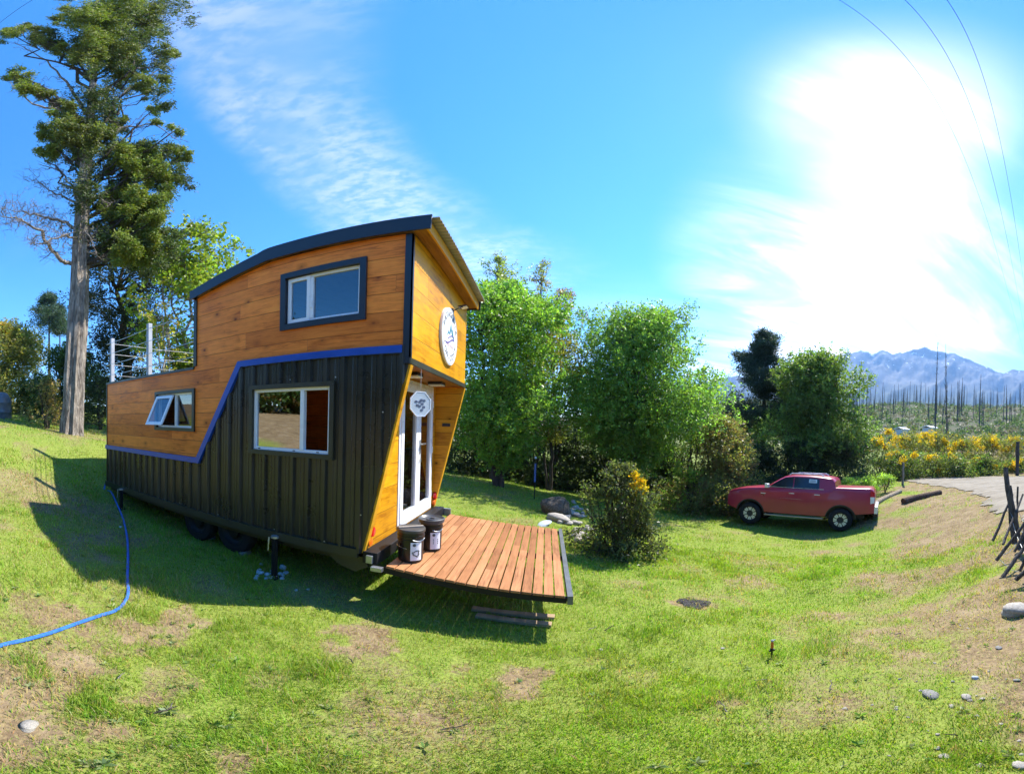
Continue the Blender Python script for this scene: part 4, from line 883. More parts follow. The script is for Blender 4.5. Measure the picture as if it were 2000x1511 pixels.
# ---- the tall old cypress on the left
def shoots(LV, tb, foot, top, lo, hw, rt_):
    for k in range(46):
        a, r_ = rng.uniform(0, 6.28), hw * .78 * math.sqrt(rng.random()); h = (top - lo) * rng.uniform(.72, 1.12) * (1 - .35 * (r_ / hw) ** 2)
        e = Vector((foot.x + math.cos(a) * r_, foot.y + math.sin(a) * r_, lo + h)); st = limb(tb, foot + Vector((math.cos(a), math.sin(a), 0)) * r_ * .25, e, .012, .004, .0, 7, 5, .05)
        for q in st[3:]:
            n = 9; P = np.array(q)[None] + rng.normal(0, .04, (n, 3)); LV.add(P, unit(n) + np.array([0, 0, .7]), .062, .5, shades(n, (.085, .105, .036), .35))
def build_cypress():
    D0 = 12.; tr = [(138, 856, 25.5), (140, 845, 22), (143, 800, 20), (147, 720, 18.5), (152, 620, 17.5), (156, 530, 16.5), (160, 440, 14), (166, 340, 11), (176, 240, 8), (183, 150, 6), (188, 70, 4.5), (190, 0, 3.5), (192, -45, 2)]
    pts = [at(u, v, D0) for u, v, w_ in tr]; rad = [w_ / PF * D0 * 1.0 for u, v, w_ in tr]; pts[0].z -= .25
    root = empty('cypress_tree', pts[0] + Vector((0, 0, .2)), 'tall old cypress with a grey ridged trunk and dead twigs on its left side', 'tree')
    seg = 44; vs, fs = [], []; fine_p, fine_r = [], []
    for i in range(len(pts) - 1):
        for k in range(6): t = k / 6; fine_p.append(pts[i].lerp(pts[i + 1], t)); fine_r.append(rad[i] * (1 - t) + rad[i + 1] * t)
    fine_p.append(pts[-1]); fine_r.append(rad[-1]); n = len(fine_p)
    for i, (p, r_) in enumerate(zip(fine_p, fine_r)):
        fl = 1 + .30 * math.exp(-i / 2.2)
        for k in range(seg):
            a = 2 * math.pi * k / seg; tw = i * .05
            rid = 1 + (.105 * math.sin(7 * a + tw * 3 + 1.) + .08 * math.sin(13 * a - tw * 2) + .05 * (vnoise(np.array([k * .55]), np.array([i * .35]), 3)[0] - .5) * 2) * (1 if r_ > .06 else .3)
            rid += .16 * max(0, math.sin(5 * a + 1)) * math.exp(-i / 2.0)
            vs.append(p + Vector((math.cos(a), math.sin(a), 0)) * r_ * fl * rid)
    for i in range(n - 1):
        for k in range(seg): k2 = (k + 1) % seg; fs.append((i * seg + k, i * seg + k2, (i + 1) * seg + k2, (i + 1) * seg + k))
    b = MB(); b.add(vs, fs); b.obj('trunk', m_barkg, root, smooth=True, angle=60)
    def axis(v): 
        for (u0, v0, _), (u1, v1, _) in zip(tr[:-1], tr[1:]):
            if v1 <= v <= v0: t = (v0 - v) / (v0 - v1); return u0 + (u1 - u0) * t
        return 190
    bl = [(150, 25, 34), (190, 30, 42), (235, 20, 40), (285, 20, 40), (300, 45, 24), (200, 75, 45), (160, 95, 28), (255, 75, 38), (285, 70, 24), (235, 105, 34), (190, 110, 26), (150, 110, 24), (120, 35, 18),
          (20, 65, 22), (42, 60, 16), (65, 65, 25), (85, 80, 25), (105, 86, 20), (125, 95, 18), (15, 150, 13), (45, 155, 22), (60, 170, 22), (80, 182, 20), (95, 180, 15), (112, 196, 14), (30, 142, 11),
          (326, 98, 18), (338, 108, 12), (320, 150, 15), (250, 140, 34), (276, 165, 26), (235, 155, 24), (288, 185, 12), (215, 226, 24), (235, 242, 20), (300, 215, 13), (306, 236, 10),
          (140, 210, 21), (125, 240, 30), (95, 262, 24), (150, 250, 34), (175, 268, 30), (110, 285, 29), (160, 292, 24), (215, 265, 20), (135, 268, 30), (82, 305, 14),
          (240, 300, 30), (265, 290, 30), (290, 302, 29), (308, 332, 25), (280, 332, 34), (245, 345, 34), (322, 368, 15), (346, 252, 13), (354, 302, 18), (365, 306, 10), (338, 290, 10), (325, 345, 14),
          (230, 392, 38), (270, 402, 44), (300, 430, 24), (216, 424, 28), (250, 452, 38), (290, 462, 28), (322, 384, 16), (212, 480, 26), (250, 492, 36), (285, 500, 24), (215, 330, 24)]
    LV = Leaves(); bb = MB()
    for u, v, rp in bl:
        off = abs(u - axis(v)); dd = D0 + rng.uniform(-1, 1) * min(1.5, 10 / (1 + off * .02) * .14 + .3)
        p, r_ = px_blob(u, v, rp, dd); nt = int(11 + (rp * .42) ** 1.72)
        base = (.155, .195, .03) if v > 300 or rng.random() < .5 else (.13, .155, .04)
        sl_ = (Vector(p) - Vector(CAMP)).length; rh, rv = rp / PF * D0 * 1.05, rp / PFV * sl_ * sl_ / D0
        for q in range(max(4, int(rp / 2.4))):
            o_ = unit(1)[0] * rng.uniform(.2, 1.0); cc_ = np.array(p) + o_ * np.array([rh, rh, rv]); k_ = rng.uniform(.20, .38)
            blob_leaves(LV, cc_, (rh * k_ * 1.25, rh * k_ * 1.25, rv * k_ * .8), int(nt * .20) + 5, 13, .105, .34, np.array(base) * rng.uniform(.7, 1.35), up=.05, twig=.5, alt=(.19, .215, .035), altp=.30, bias=.6, droop=.35)
        if rp > 24:                                         # looser growth behind the stem
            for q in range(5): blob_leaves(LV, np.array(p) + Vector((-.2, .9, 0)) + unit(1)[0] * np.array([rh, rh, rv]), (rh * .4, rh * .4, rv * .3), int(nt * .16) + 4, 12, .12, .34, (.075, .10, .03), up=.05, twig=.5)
        va = min(v + 40 + off * .42, 520); q = at(axis(va), va, D0); limb(bb, q, p, .035 + off * .00022, .016, -.06 if off > 60 else .02, 7, 5, .1)
        for _ in range(3): limb(bb, Vector(q).lerp(Vector(p), rng.uniform(.5, .85)), Vector(p) + Vector(unit(1)[0]) * r_ * .8, .012, .004, .05, 4, 4, .12)
    for k in range(46):                                     # short leafy shoots close to the stem
        v = rng.uniform(20, 470); u = axis(v) + rng.normal(4, 12); p, r_ = px_blob(u, v, rng.uniform(9, 17), D0 - rng.uniform(-.2, .75))
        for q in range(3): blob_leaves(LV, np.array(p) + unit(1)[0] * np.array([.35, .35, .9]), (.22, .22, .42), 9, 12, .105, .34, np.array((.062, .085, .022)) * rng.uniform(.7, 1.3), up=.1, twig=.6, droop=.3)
    # bare limbs and dead twigs
    def dead(path, r0, nsub, spread):
        P_ = [at(u, v, D0 + dz_) for u, v, dz_ in path]; fine = []
        for i in range(len(P_) - 1):
            for k in range(4): fine.append(P_[i].lerp(P_[i + 1], k / 4) + Vector(rng.normal(0, .03, 3)))
        fine.append(P_[-1]); db.tube(fine, list(np.linspace(r0, .010, len(fine))), 6)
        for _ in range(nsub):
            s = fine[int(len(fine) * rng.uniform(.2, .99))]; dr = unit(1)[0] * np.array([1, 1, .75]); dr[2] += .25; e = s + Vector(dr) * spread * rng.uniform(.35, 1.); m1 = limb(db, s, e, .011, .0045, rng.uniform(-.12, .15), 5, 4, .22)
            for _ in range(4):
                s2 = m1[int(rng.integers(1, len(m1)))]; e2 = s2 + Vector(unit(1)[0]) * spread * rng.uniform(.15, .45); limb(db, s2, e2, .006, .003, .05, 3, 3, .25)
    db = MB()
    dead([(143, 518, 0), (118, 508, -.2), (98, 486, -.3), (85, 455, -.4), (60, 440, -.5), (35, 425, -.5), (6, 424, -.6), (2, 405, -.6)], .085, 46, 1.15)
    dead([(152, 445, 0), (120, 430, .1), (85, 425, 0), (50, 415, .2), (15, 408, .1)], .07, 40, 1.1)
    dead([(155, 400, 0), (125, 385, .3), (95, 370, .4), (70, 350, .4)], .05, 26, .95)
    dead([(158, 470, 0), (130, 460, -.6), (95, 470, -.9), (60, 478, -1.)], .05, 26, .9)
    dead([(160, 420, 0), (140, 360, .4), (110, 330, .5), (75, 320, .5)], .05, 20, .9)
    dead([(172, 300, 0), (240, 250, .2), (300, 240, .3), (340, 270, .3)], .05, 20, .8)
    dead([(165, 360, 0), (200, 390, -.3), (215, 400, -.5)], .04, 14, .8); dead([(178, 210, 0), (230, 190, .2), (320, 130, .3)], .04, 16, .8)
    dead([(160, 440, 0), (180, 470, -.6), (190, 500, -.6)], .03, 12, .7)
    for a_, pth in enumerate(([(176, 235, 0), (150, 190, .2), (120, 150, .4), (80, 110, .5), (30, 85, .6)], [(174, 250, 0), (130, 205, -.2), (80, 165, -.3), (15, 150, -.4)], [(174, 255, 0), (120, 215, -.4), (60, 205, -.5), (20, 160, -.6)])): dead(pth, .085, 14, .7)
    bb.obj('branches', m_barkd, root, smooth=True); db.obj('dead_twigs', m_barkg, root, smooth=True)
    LV.build('crown', m_needle, root)
build_cypress()

def gen_tree(name, label, u, vbase, vtop, wpx, d, base, size=.09, aspect=.55, nblob=46, per=12, shape='round', trunk_r=.12, trunks=1, bark_m=None, alt=None, altp=0., dens=1., v0=None, group=None, mat=None, cat='tree', up=.35, lean=0., gap=.9, seed=0, hollow=.45, droop=0., twig=.3, base_z=None, extra=None, conesc=1., flowers=None):
    """broad or conical tree standing on the ground at photo column u, distance d; crown between rows v0 (lower edge) and vtop"""
    g = at(u, vbase, d); zg = float(gz(np.array([g.x]), np.array([g.y]))[0]); foot = Vector((g.x, g.y, zg - .05))
    top = at(u + lean, vtop, d).z; lo = at(u, v0 if v0 else vbase - 20, d).z; hw = wpx / 2 / PF * d * (1.45 if shape == 'bush' else 1.28)
    root = empty(name, foot + Vector((0, 0, .05)), label, cat, group); LV = Leaves(); tb = MB(); H = top - lo; nblob = int(nblob * 1.25); base = (base[0] * 3.1, base[1] * 2.5, base[2] * 2.5); alt = tuple(q * 1.35 for q in alt) if alt else alt
    rt_ = np.array([math.cos(math.atan2(foot.y - CY, foot.x - CX) - math.pi / 2), math.sin(math.atan2(foot.y - CY, foot.x - CX) - math.pi / 2)])
    lean_m = lean / PF * d; stems = []
    for k in range(trunks):
        a = rng.uniform(0, 6.28); sp = hw * .35 * (k > 0) * rng.uniform(.6, 1.2)
        tp = Vector((foot.x + rt_[0] * lean_m * .8 + math.cos(a) * sp, foot.y + rt_[1] * lean_m * .8 + math.sin(a) * sp, top - H * (.22 if shape != 'round' else .3)))
        f0 = foot + Vector((math.cos(a), math.sin(a), 0)) * trunk_r * 1.2 * (k > 0)
        stems.append(limb(tb, f0, tp, trunk_r * (1 if k == 0 else .7), .02, 0, 10, 9, .035))
    blobs = []; tries = 0
    while len(blobs) < nblob and tries < nblob * 30:
        tries += 1; t = rng.random(); zz_ = lo + H * t
        if shape == 'round': w_ = math.sqrt(max(.02, 1 - (2 * t - 1) ** 2 * .92)) * (1 if t > .3 else .75 + .8 * t)
        elif shape == 'cone': w_ = (1 - t) ** .85 * .95 + .08
        elif shape == 'spire': w_ = (1 - t ** 5) * .80 + .22 if t > .3 else .55 + t * 1.3
        elif shape == 'bush': w_ = math.sqrt(max(.03, 1 - t ** 2)) * (.85 + .15 * math.sin(t * 9))
        w_ *= hw * (1 + .22 * math.sin(t * 11 + seed) + .0)
        a = rng.uniform(0, 2 * math.pi); rr = w_ * math.sqrt(rng.uniform(hollow ** 2, 1)); br = max(.14, hw * rng.uniform(.20, .36) * (.55 + .45 * w_ / hw)) * conesc
        rr = max(0, rr - br * .6)
        c = np.array([foot.x + rt_[0] * lean_m * t + math.cos(a) * rr, foot.y + rt_[1] * lean_m * t + math.sin(a) * rr, min(zz_, top - br * .7)])
        blobs.append((c, br))
    for c, br in blobs:
        area = br * br / (size * size); nt = max(8, int(area * .62 * dens * 12 / per))
        tone = rng.uniform(.78, 1.2)
        blob_leaves(LV, c, (br, br, br * rng.uniform(.7, 1)), nt, per, size, aspect, np.array(base) * tone, up=up, twig=twig, alt=alt, altp=altp * rng.uniform(0, 2), bias=.45, droop=droop)
        st = stems[int(rng.integers(len(stems)))]; h = [q for q in st if q.z < c[2] - br * .3] or [st[0]]
        limb(tb, h[-1], Vector(c), trunk_r * .28 * (br / hw + .35), .010, .05, 6, 5, .08)
        for _ in range(2): limb(tb, Vector(c), Vector(c) + Vector(unit(1)[0]) * br * .9, .010, .004, .05, 3, 4, .1)
    if extra: extra(LV, tb, foot, top, lo, hw, rt_)
    tb.obj('trunk', bark_m or m_barkd, root, smooth=True); LV.build('crown', mat or m_leaf, root)
    if flowers:
        FL = Leaves()
        for fu, fv, fr, fd, fn in flowers:
            p, r_ = px_blob(fu, fv, fr, fd); blob_leaves(FL, p, r_ * .85, max(6, int(fn * .8)), 9, .05 if fd < 10 else .10, .8, (.66, .43, .018), twig=.3, var=.25)
        FL.build('blossom', m_flower, root)
    return root
# conifer with open layered boughs
def pine(name, label, u, vbase, vtop, wpx, d, base, group=None, v0=None, dens=1., size=.22, sparse=1., bark_m=None, whorls=13, tr=.16, seed=0):
    g = at(u, vbase, d); foot = Vector((g.x, g.y, float(gz(np.array([g.x]), np.array([g.y]))[0]) - .05)); top = at(u, vtop, d).z; lo = at(u, v0 or vbase - 40, d).z; hw = wpx / 2 / PF * d * 1.35; H = top - lo
    root = empty(name, foot + Vector((0, 0, .05)), label, 'tree', group); LV = Leaves(); tb = MB(); tb.tube([foot, foot.lerp(Vector((foot.x, foot.y, top)), .5), Vector((foot.x, foot.y, top))], [tr, tr * .6, .02], 9)
    for k in range(whorls):
        t = (k + rng.uniform(0, .5)) / whorls; z = lo + H * t
        for _ in range(int(rng.integers(4, 7) * sparse) or 1):
            a = rng.uniform(0, 6.28); ln = hw * ((1 - t) ** .7 * .9 + .14) * rng.uniform(.6, 1.15)
            e = Vector((foot.x + math.cos(a) * ln, foot.y + math.sin(a) * ln, z + ln * rng.uniform(-.05, .35))); m1 = limb(tb, (foot.x, foot.y, z), e, .04 * (1 - t) + .015, .008, -.08, 6, 5, .04)
            for q in m1[2:]:
                r_ = hw * rng.uniform(.11, .2) * (.6 + .5 * (1 - t)); blob_leaves(LV, q + Vector((0, 0, r_ * .3)), (r_ * 1.15, r_ * 1.15, r_ * .7), int(14 * dens), 10, size, .16, np.array(base) * 1.5 * rng.uniform(.75, 1.2), up=.7, twig=.5, bias=.5)
    r_ = hw * .14; blob_leaves(LV, (foot.x, foot.y, top - r_), (r_ * .6, r_ * .6, r_ * 1.6), int(30 * dens), 10, size, .16, base, up=1.2, twig=.5)
    tb.obj('trunk', bark_m or m_barkd, root, smooth=True); LV.build('crown', m_needle, root); return root

DG, MG, LG = (.022, .040, .014), (.040, .078, .018), (.062, .118, .022)
# left side
gen_tree('dark_evergreen', 'tall dark evergreen filling the gap between cypress and bright green tree', 240, 800, 365, 165, 17.5, (.013, .021, .009), .17, .30, 105, 12, 'spire', .25, 1, m_barkd, (.05, .065, .022), .2, 2.3, v0=790, mat=m_needle, seed=2)
gen_tree('maple_tree', 'bright yellow-green broadleaf tree with pale stems behind the roof deck', 362, 800, 448, 220, 14.2, (.075, .120, .018), .15, .75, 60, 10, 'round', .13, 3, m_barkp, (.20, .20, .025), .2, 1.4, v0=735, seed=4, hollow=.3)
gen_tree('dead_sapling', 'leaning bare pale sapling with few yellowing leaves behind the railing cables', 318, 800, 590, 90, 12.8, (.16, .16, .03), .085, .6, 16, 6, 'round', .06, 4, m_barkp, (.26, .20, .03), .3, .25, v0=735, seed=5)
pine('distant_pine', 'distant pine tree with a bare lower trunk, left of the cypress trunk', 96, 690, 573, 56, 58, (.035, .060, .035), v0=640, size=.55, dens=.38, tr=.3, whorls=8)
pine('distant_pine', 'thin distant pine half hidden at the edge of the cypress trunk', 117, 690, 596, 36, 62, (.045, .068, .035), v0=655, size=.5, dens=.22, tr=.28, whorls=7)
def flowertop(LV, tb, foot, top, lo, hw, rt_): pass
gen_tree('broom_hedge', 'big rounded shrub with yellow blossom along its top at the left edge', 10, 805, 634, 195, 21.5, (.075, .088, .022), .14, .5, 80, 10, 'bush', .1, 4, m_barkd, (.20, .17, .05), .3, 1.1, v0=815, cat='shrub', seed=1, flowers=[(2, 638, 11, 20.6, 40), (14, 642, 11, 20.6, 40), (26, 648, 10, 20.6, 40), (37, 656, 9, 20.6, 40), (47, 664, 8, 20.7, 36), (55, 672, 6, 20.8, 24), (-14, 636, 12, 20.6, 40), (20, 652, 10, 20.5, 30), (40, 666, 8, 20.5, 24)])
gen_tree('dark_shrub', 'dark green dense shrub behind the cypress trunk', 135, 800, 676, 170, 19.5, (.028, .055, .016), .13, .5, 60, 10, 'bush', .1, 3, m_barkd, (.06, .11, .02), .15, 1.2, v0=815, cat='shrub', seed=3)
gen_tree('olive_shrub', 'loose olive brown shrub at the left foot of the cypress', 92, 825, 738, 88, 13.2, (.105, .095, .035), .075, .5, 36, 9, 'bush', .05, 4, m_barkd, (.055, .075, .02), .35, .7, v0=826, cat='shrub', seed=6)
gen_tree('dark_shrub', 'dark tangled shrub between the cypress trunk and the house', 195, 830, 735, 90, 15.5, (.030, .042, .018), .09, .5, 40, 9, 'bush', .05, 3, m_barkd, (.07, .075, .03), .25, .9, v0=826, cat='shrub', seed=8)
# right of the house
gen_tree('leafy_tree', 'large leafy tree with several stems growing right behind the house', 978, 945, 560, 250, 15.0, (.062, .128, .022), .11, .6, 100, 12, 'round', .16, 3, m_barkd, (.11, .17, .024), .2, 1.5, v0=905, seed=11, hollow=.2)
gen_tree('spire_tree', 'slim tall tree peeking over the house eave', 962, 920, 496, 100, 18.5, (.085, .125, .030), .13, .45, 50, 10, 'spire', .14, 1, m_barkd, (.14, .15, .04), .25, .95, v0=760, seed=12, hollow=.1)
gen_tree('spire_tree', 'tall ragged tree with thin bronze tinted top leaves', 1046, 920, 505, 84, 19.5, (.10, .125, .040), .12, .45, 34, 10, 'spire', .14, 1, m_barkd, (.18, .13, .05), .3, .75, v0=760, seed=13, hollow=.1)
gen_tree('sparse_tree', 'sparse half bare tree with bronze leaves beside the ragged tree', 1086, 900, 552, 74, 19.0, (.10, .085, .035), .10, .45, 34, 8, 'spire', .10, 2, m_barkd, (.20, .12, .05), .4, .6, v0=690, seed=14, hollow=.1)
gen_tree('yellowish_tree', 'yellow green small tree in the gap between the two big leafy trees', 1075, 930, 632, 150, 17.5, (.085, .10, .026), .11, .55, 66, 10, 'round', .1, 2, m_barkd, (.20, .18, .03), .3, .9, v0=860, seed=15)
gen_tree('broad_tree', 'broad round topped tree with light pinnate leaves in the middle of the tree row', 1235, 970, 604, 268, 16.5, (.058, .118, .024), .12, .5, 120, 12, 'round', .16, 4, m_barkd, (.10, .165, .026), .25, 1.45, v0=905, seed=16, hollow=.25, droop=.3)
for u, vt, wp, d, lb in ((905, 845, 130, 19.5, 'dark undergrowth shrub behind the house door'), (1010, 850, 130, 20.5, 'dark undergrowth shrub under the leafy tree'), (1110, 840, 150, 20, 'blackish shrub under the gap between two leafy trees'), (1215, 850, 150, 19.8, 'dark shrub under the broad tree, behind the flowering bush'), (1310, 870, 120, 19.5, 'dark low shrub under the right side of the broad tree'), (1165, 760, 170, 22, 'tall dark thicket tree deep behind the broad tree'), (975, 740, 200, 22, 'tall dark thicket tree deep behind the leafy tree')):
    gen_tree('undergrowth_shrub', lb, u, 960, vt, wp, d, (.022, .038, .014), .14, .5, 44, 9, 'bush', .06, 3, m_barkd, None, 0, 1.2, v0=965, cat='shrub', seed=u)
gen_tree('bronze_shrub', 'large rounded shrub with bronze green leaves left of the pickup', 1400, 990, 815, 170, 17.2, (.070, .088, .028), .09, .55, 76, 10, 'bush', .06, 5, m_barkd, (.16, .11, .05), .3, 1.15, v0=992, cat='shrub', seed=20)
gen_tree('light_green_shrub', 'light green leafy branches low on the right of the broad tree', 1345, 985, 800, 90, 16.6, (.085, .15, .026), .11, .55, 30, 10, 'bush', .06, 3, m_barkd, None, 0, 1., v0=985, cat='shrub', seed=21)
pine('dark_pine', 'dark pine with an open ragged top against the pale sky', 1487, 950, 653, 138, 23.5, (.026, .040, .026), v0=845, size=.24, dens=1.1, sparse=1.0, tr=.2, whorls=12)
gen_tree('dense_tree', 'dense rounded green tree behind the pickup cab', 1592, 960, 694, 182, 21.5, (.046, .082, .020), .13, .6, 105, 12, 'round', .18, 2, m_barkd, (.085, .12, .024), .2, 1.5, v0=930, seed=23, hollow=.25)
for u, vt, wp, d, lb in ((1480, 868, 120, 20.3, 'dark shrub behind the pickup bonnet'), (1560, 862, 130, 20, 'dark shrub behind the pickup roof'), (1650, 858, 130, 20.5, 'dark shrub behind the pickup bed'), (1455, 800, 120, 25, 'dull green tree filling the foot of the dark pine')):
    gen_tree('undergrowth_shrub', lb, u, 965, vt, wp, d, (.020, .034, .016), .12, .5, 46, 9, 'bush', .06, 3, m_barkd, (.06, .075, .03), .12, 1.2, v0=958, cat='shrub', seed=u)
# flowering broom thicket beyond the road
k_ = 0
for u, vt, vb, wp, d, fl, lb in ((1712, 850, 945, 90, 24, .25, 'broom shrub at the left end of the thicket'), (1775, 838, 945, 110, 29, .6, 'yellow broom shrub high at the back, right of the burnt trunk'), (1755, 880, 940, 100, 25, .25, 'green broom shrub in front with a fresh green top'),
                         (1830, 842, 940, 100, 31, .55, 'yellow broom shrub under the two white roofs'), (1815, 885, 938, 110, 26, .12, 'dark broom shrub nearest the road end'), (1880, 858, 938, 100, 30, .4, 'broom shrub at the foot of the tallest burnt trunks'), (1870, 890, 938, 110, 26, .1, 'blackish green broom shrub beside the road, middle of the thicket'),
                         (1925, 850, 935, 90, 31, .45, 'broom shrub with scattered yellow on its crown, right half'), (1920, 890, 935, 90, 27, .18, 'grey green broom shrub over the road, right half'), (1975, 850, 930, 100, 32, .6, 'very yellow broom shrub at the right edge'), (1985, 895, 925, 70, 29, .2, 'low broom shrub at the right edge of the road')):
    k_ += 1; r0 = at(u, vt + 10, d)
    fls = [(u + rng.uniform(-.42, .42) * wp, vt + 4 + abs(rng.normal(0, .22)) * (vb - vt), rng.uniform(5, 12), d - rng.uniform(0, 1.2), 26) for _ in range(int(17 * fl) + 1)]
    gen_tree('broom_shrub', lb, u, vb, vt, wp, d, (.048, .068, .020) if fl < .3 else (.062, .078, .020), .14, .35, 34, 10, 'bush', .05, 4, m_barkd, (.085, .15, .03) if fl < .3 else (.20, .15, .02), .16, 1.1, v0=vb, cat='shrub', group='broom shrubs beyond the road', seed=k_, flowers=fls)
# low weeds behind the pickup
for u, v, wp, d, lb in ((1655, 958, 50, 16.6, 'low leafy weeds behind the pickup bed'), (1690, 955, 50, 17.2, 'low leafy weeds at the pickup tail'), (1728, 950, 52, 18.2, 'tall grass tuft beside the grey post')):
    gen_tree('weed_clump', lb, u, v, v - 22, wp, d, (.095, .165, .03), .13, .22, 14, 10, 'bush', .02, 3, m_barkd, None, 0, .9, v0=v, cat='weeds', up=1.2, seed=u)
# flowering bush in the lawn
gen_tree('flowering_bush', 'dark leafy bush with one bunch of yellow blossom in the lawn beside the deck', 1208, 1078, 908, 150, 7.35, (.034, .046, .020),   .060, .55, 46, 8, 'bush', .025, 9, m_barkd, (.10, .115, .045), .3, 1.5, v0=1078, cat='bush', up=1.1, seed=33, flowers=[(1240, 928, 6, 6.95, 16), (1250, 942, 8, 6.95, 22), (1238, 948, 6, 6.95, 14), (1259, 955, 6, 7.0, 12), (1231, 956, 5, 6.95, 10), (1248, 962, 7, 6.95, 14)], hollow=.35, extra=shoots)
# hedge and shrubs behind the viewer, mirrored in the panes
for k, (x, y, wd) in enumerate(((-12, -11, 4.5), (-9, -12.5, 4.5), (-6, -13.5, 4.5), (-3, -14.2, 4.5), (0, -14.6, 4.5), (3, -14.6, 4.5), (6, -14.2, 4.5), (9, -13.5, 4.5), (12, -12, 4.5))):
    g = on(x, y); root = empty('hedge_shrub', g, 'green hedge shrub on the rise behind the viewer', 'shrub', 'hedge behind the viewer'); LV = Leaves()
    for _ in range(44): blob_leaves(LV, (x + rng.uniform(-.5, .5) * wd, y + rng.uniform(-.9, .9), g.z + rng.uniform(.1, 4.6)), rng.uniform(.6, 1.), 60, 9, .22, .5, np.array(MG) * rng.uniform(1.0, 2.2), alt=(.20, .15, .04), altp=.2)
    LV.build('crown', m_leaf, root); b = MB(); limb(b, g, g + Vector((0, 0, 2)), .08, .03); b.obj('trunk', m_barkd, root)

# ---- burnt trunks on the far slope
def dead_tree_mesh(seed, twigs):
    r = np.random.default_rng(seed); b = MB(); h = 1.; lean = r.normal(0, .025, 2)
    b.tube([(0, 0, -.06), (lean[0] * .5, lean[1] * .5, .5), (lean[0], lean[1], 1.)], [.013, .009, .003], 6)
    for _ in range(twigs):
        z = r.uniform(.3, .97); a = r.uniform(0, 6.28); l = r.uniform(.02, .09) * (1.2 - z); p = Vector((lean[0] * z, lean[1] * z, z)); b.tube([p, p + Vector((math.cos(a) * l, math.sin(a) * l, r.uniform(-.015, .05)))], [.0030, .0012], 4)
    return b
protos = []
def dead_tree(u, v, d, hpx, label, group=None, thick=1., proto=None):
    p = at(u, v, d); z = float(gz(np.array([p.x]), np.array([p.y]))[0]); h = max(at(u, v - hpx, d).z - z, 2.)
    root = bpy.data.objects.new('burnt_tree', protos[proto if proto is not None else int(rng.integers(len(protos)))]); COL.objects.link(root); root.location = (p.x, p.y, z); root.scale = (h * thick * .8, h * thick * .8, h); root.rotation_euler = (0, 0, rng.uniform(0, 6.28))
    tag(root, label, 'dead tree', group); return root
for k in range(8):
    o = dead_tree_mesh(k, (34, 8, 14, 60, 5, 20, 44, 10)[k]).obj('burnt_tree', m_burnt); protos.append(o.data); bpy.data.objects.remove(o)
dead_tree(1826, 862, 62, 194, 'tallest burnt trunk standing before the mountain peak', None, .62, 0)
dead_tree(1850, 868, 48, 195, 'twin burnt trunk with crooked side twigs right of the tallest one', None, .55, 3)
dead_tree(1852, 872, 44, 60, 'short thick charred stump trunk among the yellow broom', None, 2.6, 2)
dead_tree(1690, 872, 55, 138, 'burnt trunk alone beside the dense green tree', None, .6, 2)
GL = 'bare burnt tree on the far wooded slope'
for k in range(250):
    u = rng.uniform(1365, 2000) if k > 20 else rng.uniform(1366, 1440)
    if 1440 < u < 1655: u = rng.uniform(1660, 2000)
    d = rng.uniform(110, 235); clump = .5 + fbm(np.array([u / 40]), np.array([d / 60]), 141, 3)[0]
    p = at(u, 800, d); z = float(gz(np.array([p.x]), np.array([p.y]))[0]); h = rng.uniform(4.5, 12.5) * clump
    root = bpy.data.objects.new('burnt_tree', protos[int(rng.integers(8))]); COL.objects.link(root); root.location = (p.x, p.y, z); root.scale = (h * 1.05, h * 1.05, h); root.rotation_euler = (0, 0, rng.uniform(0, 6.28)); tag(root, GL, 'dead tree', 'burnt trees on the far slope')
# green regrowth on the slope: uncountable
LV = Leaves()
for k in range(1500):
    u = rng.uniform(1350, 2040); d = rng.uniform(60, 232); p = at(u, 800, d); z = float(gz(np.array([p.x]), np.array([p.y]))[0]); r_ = rng.uniform(.5, 1.9)
    blob_leaves(LV, (p.x, p.y, z + r_ * .4), (r_ * 1.3, r_ * 1.3, r_), 12, 6, .55, .5, ((.06, .095, .03), (.09, .125, .045), (.11, .095, .065))[int(rng.integers(3))])
o = LV.build('slope_scrub', m_leaf, None); tag(o, 'scrubby regrowth between the burnt trees on the far slope', 'scrub', None, 'stuff')
# ------------------------------------------------------------------ small things
def rock_mesh(r, seed, flat=.6, mat=None):
    g = np.random.default_rng(seed); bm = bmesh.new(); bmesh.ops.create_icosphere(bm, subdivisions=3, radius=1)
    ph = g.uniform(0, 6, 9); st = g.uniform(.75, 1.2, 3)
    for v in bm.verts:
        p = v.co; k = 1 + .16 * math.sin(2.1 * p.x + ph[0]) * math.sin(1.9 * p.y + ph[1]) + .10 * math.sin(4.3 * p.z + ph[2] + p.x * 2) + .05 * math.sin(8 * p.x + ph[3]) * math.sin(7 * p.y + ph[4])
        v.co = Vector((p.x * st[0], p.y * st[1], p.z * flat)) * k * r
    me = bpy.data.meshes.new('stone'); bm.to_mesh(me); bm.free(); me.polygons.foreach_set('use_smooth', [True] * len(me.polygons)); me.materials.append(mat); return me
def stone_mat(name, a, b_):
    t = MT(name); v = t.loc(); n = t.noise(v, 6, 8, .7); return t.done(t.pbr(t.ramp(n, [(.3, a), (.7, b_)]), .85, 0, t.bump(t.noise(v, 22, 6, .7), .5, .02), .2))
m_stw = stone_mat('pale_stone', (.20, .18, .15), (.46, .42, .36)); m_stg = stone_mat('grey_stone', (.13, .125, .115), (.30, .285, .26)); m_stb = stone_mat('blue_grey_stone', (.28, .33, .38), (.50, .55, .60))
protos_r = [rock_mesh(1, 40 + i, .55 + .1 * (i % 3), m) for i, m in enumerate((m_stw, m_stw, m_stw, m_stg, m_stg, m_stb, m_stb))]
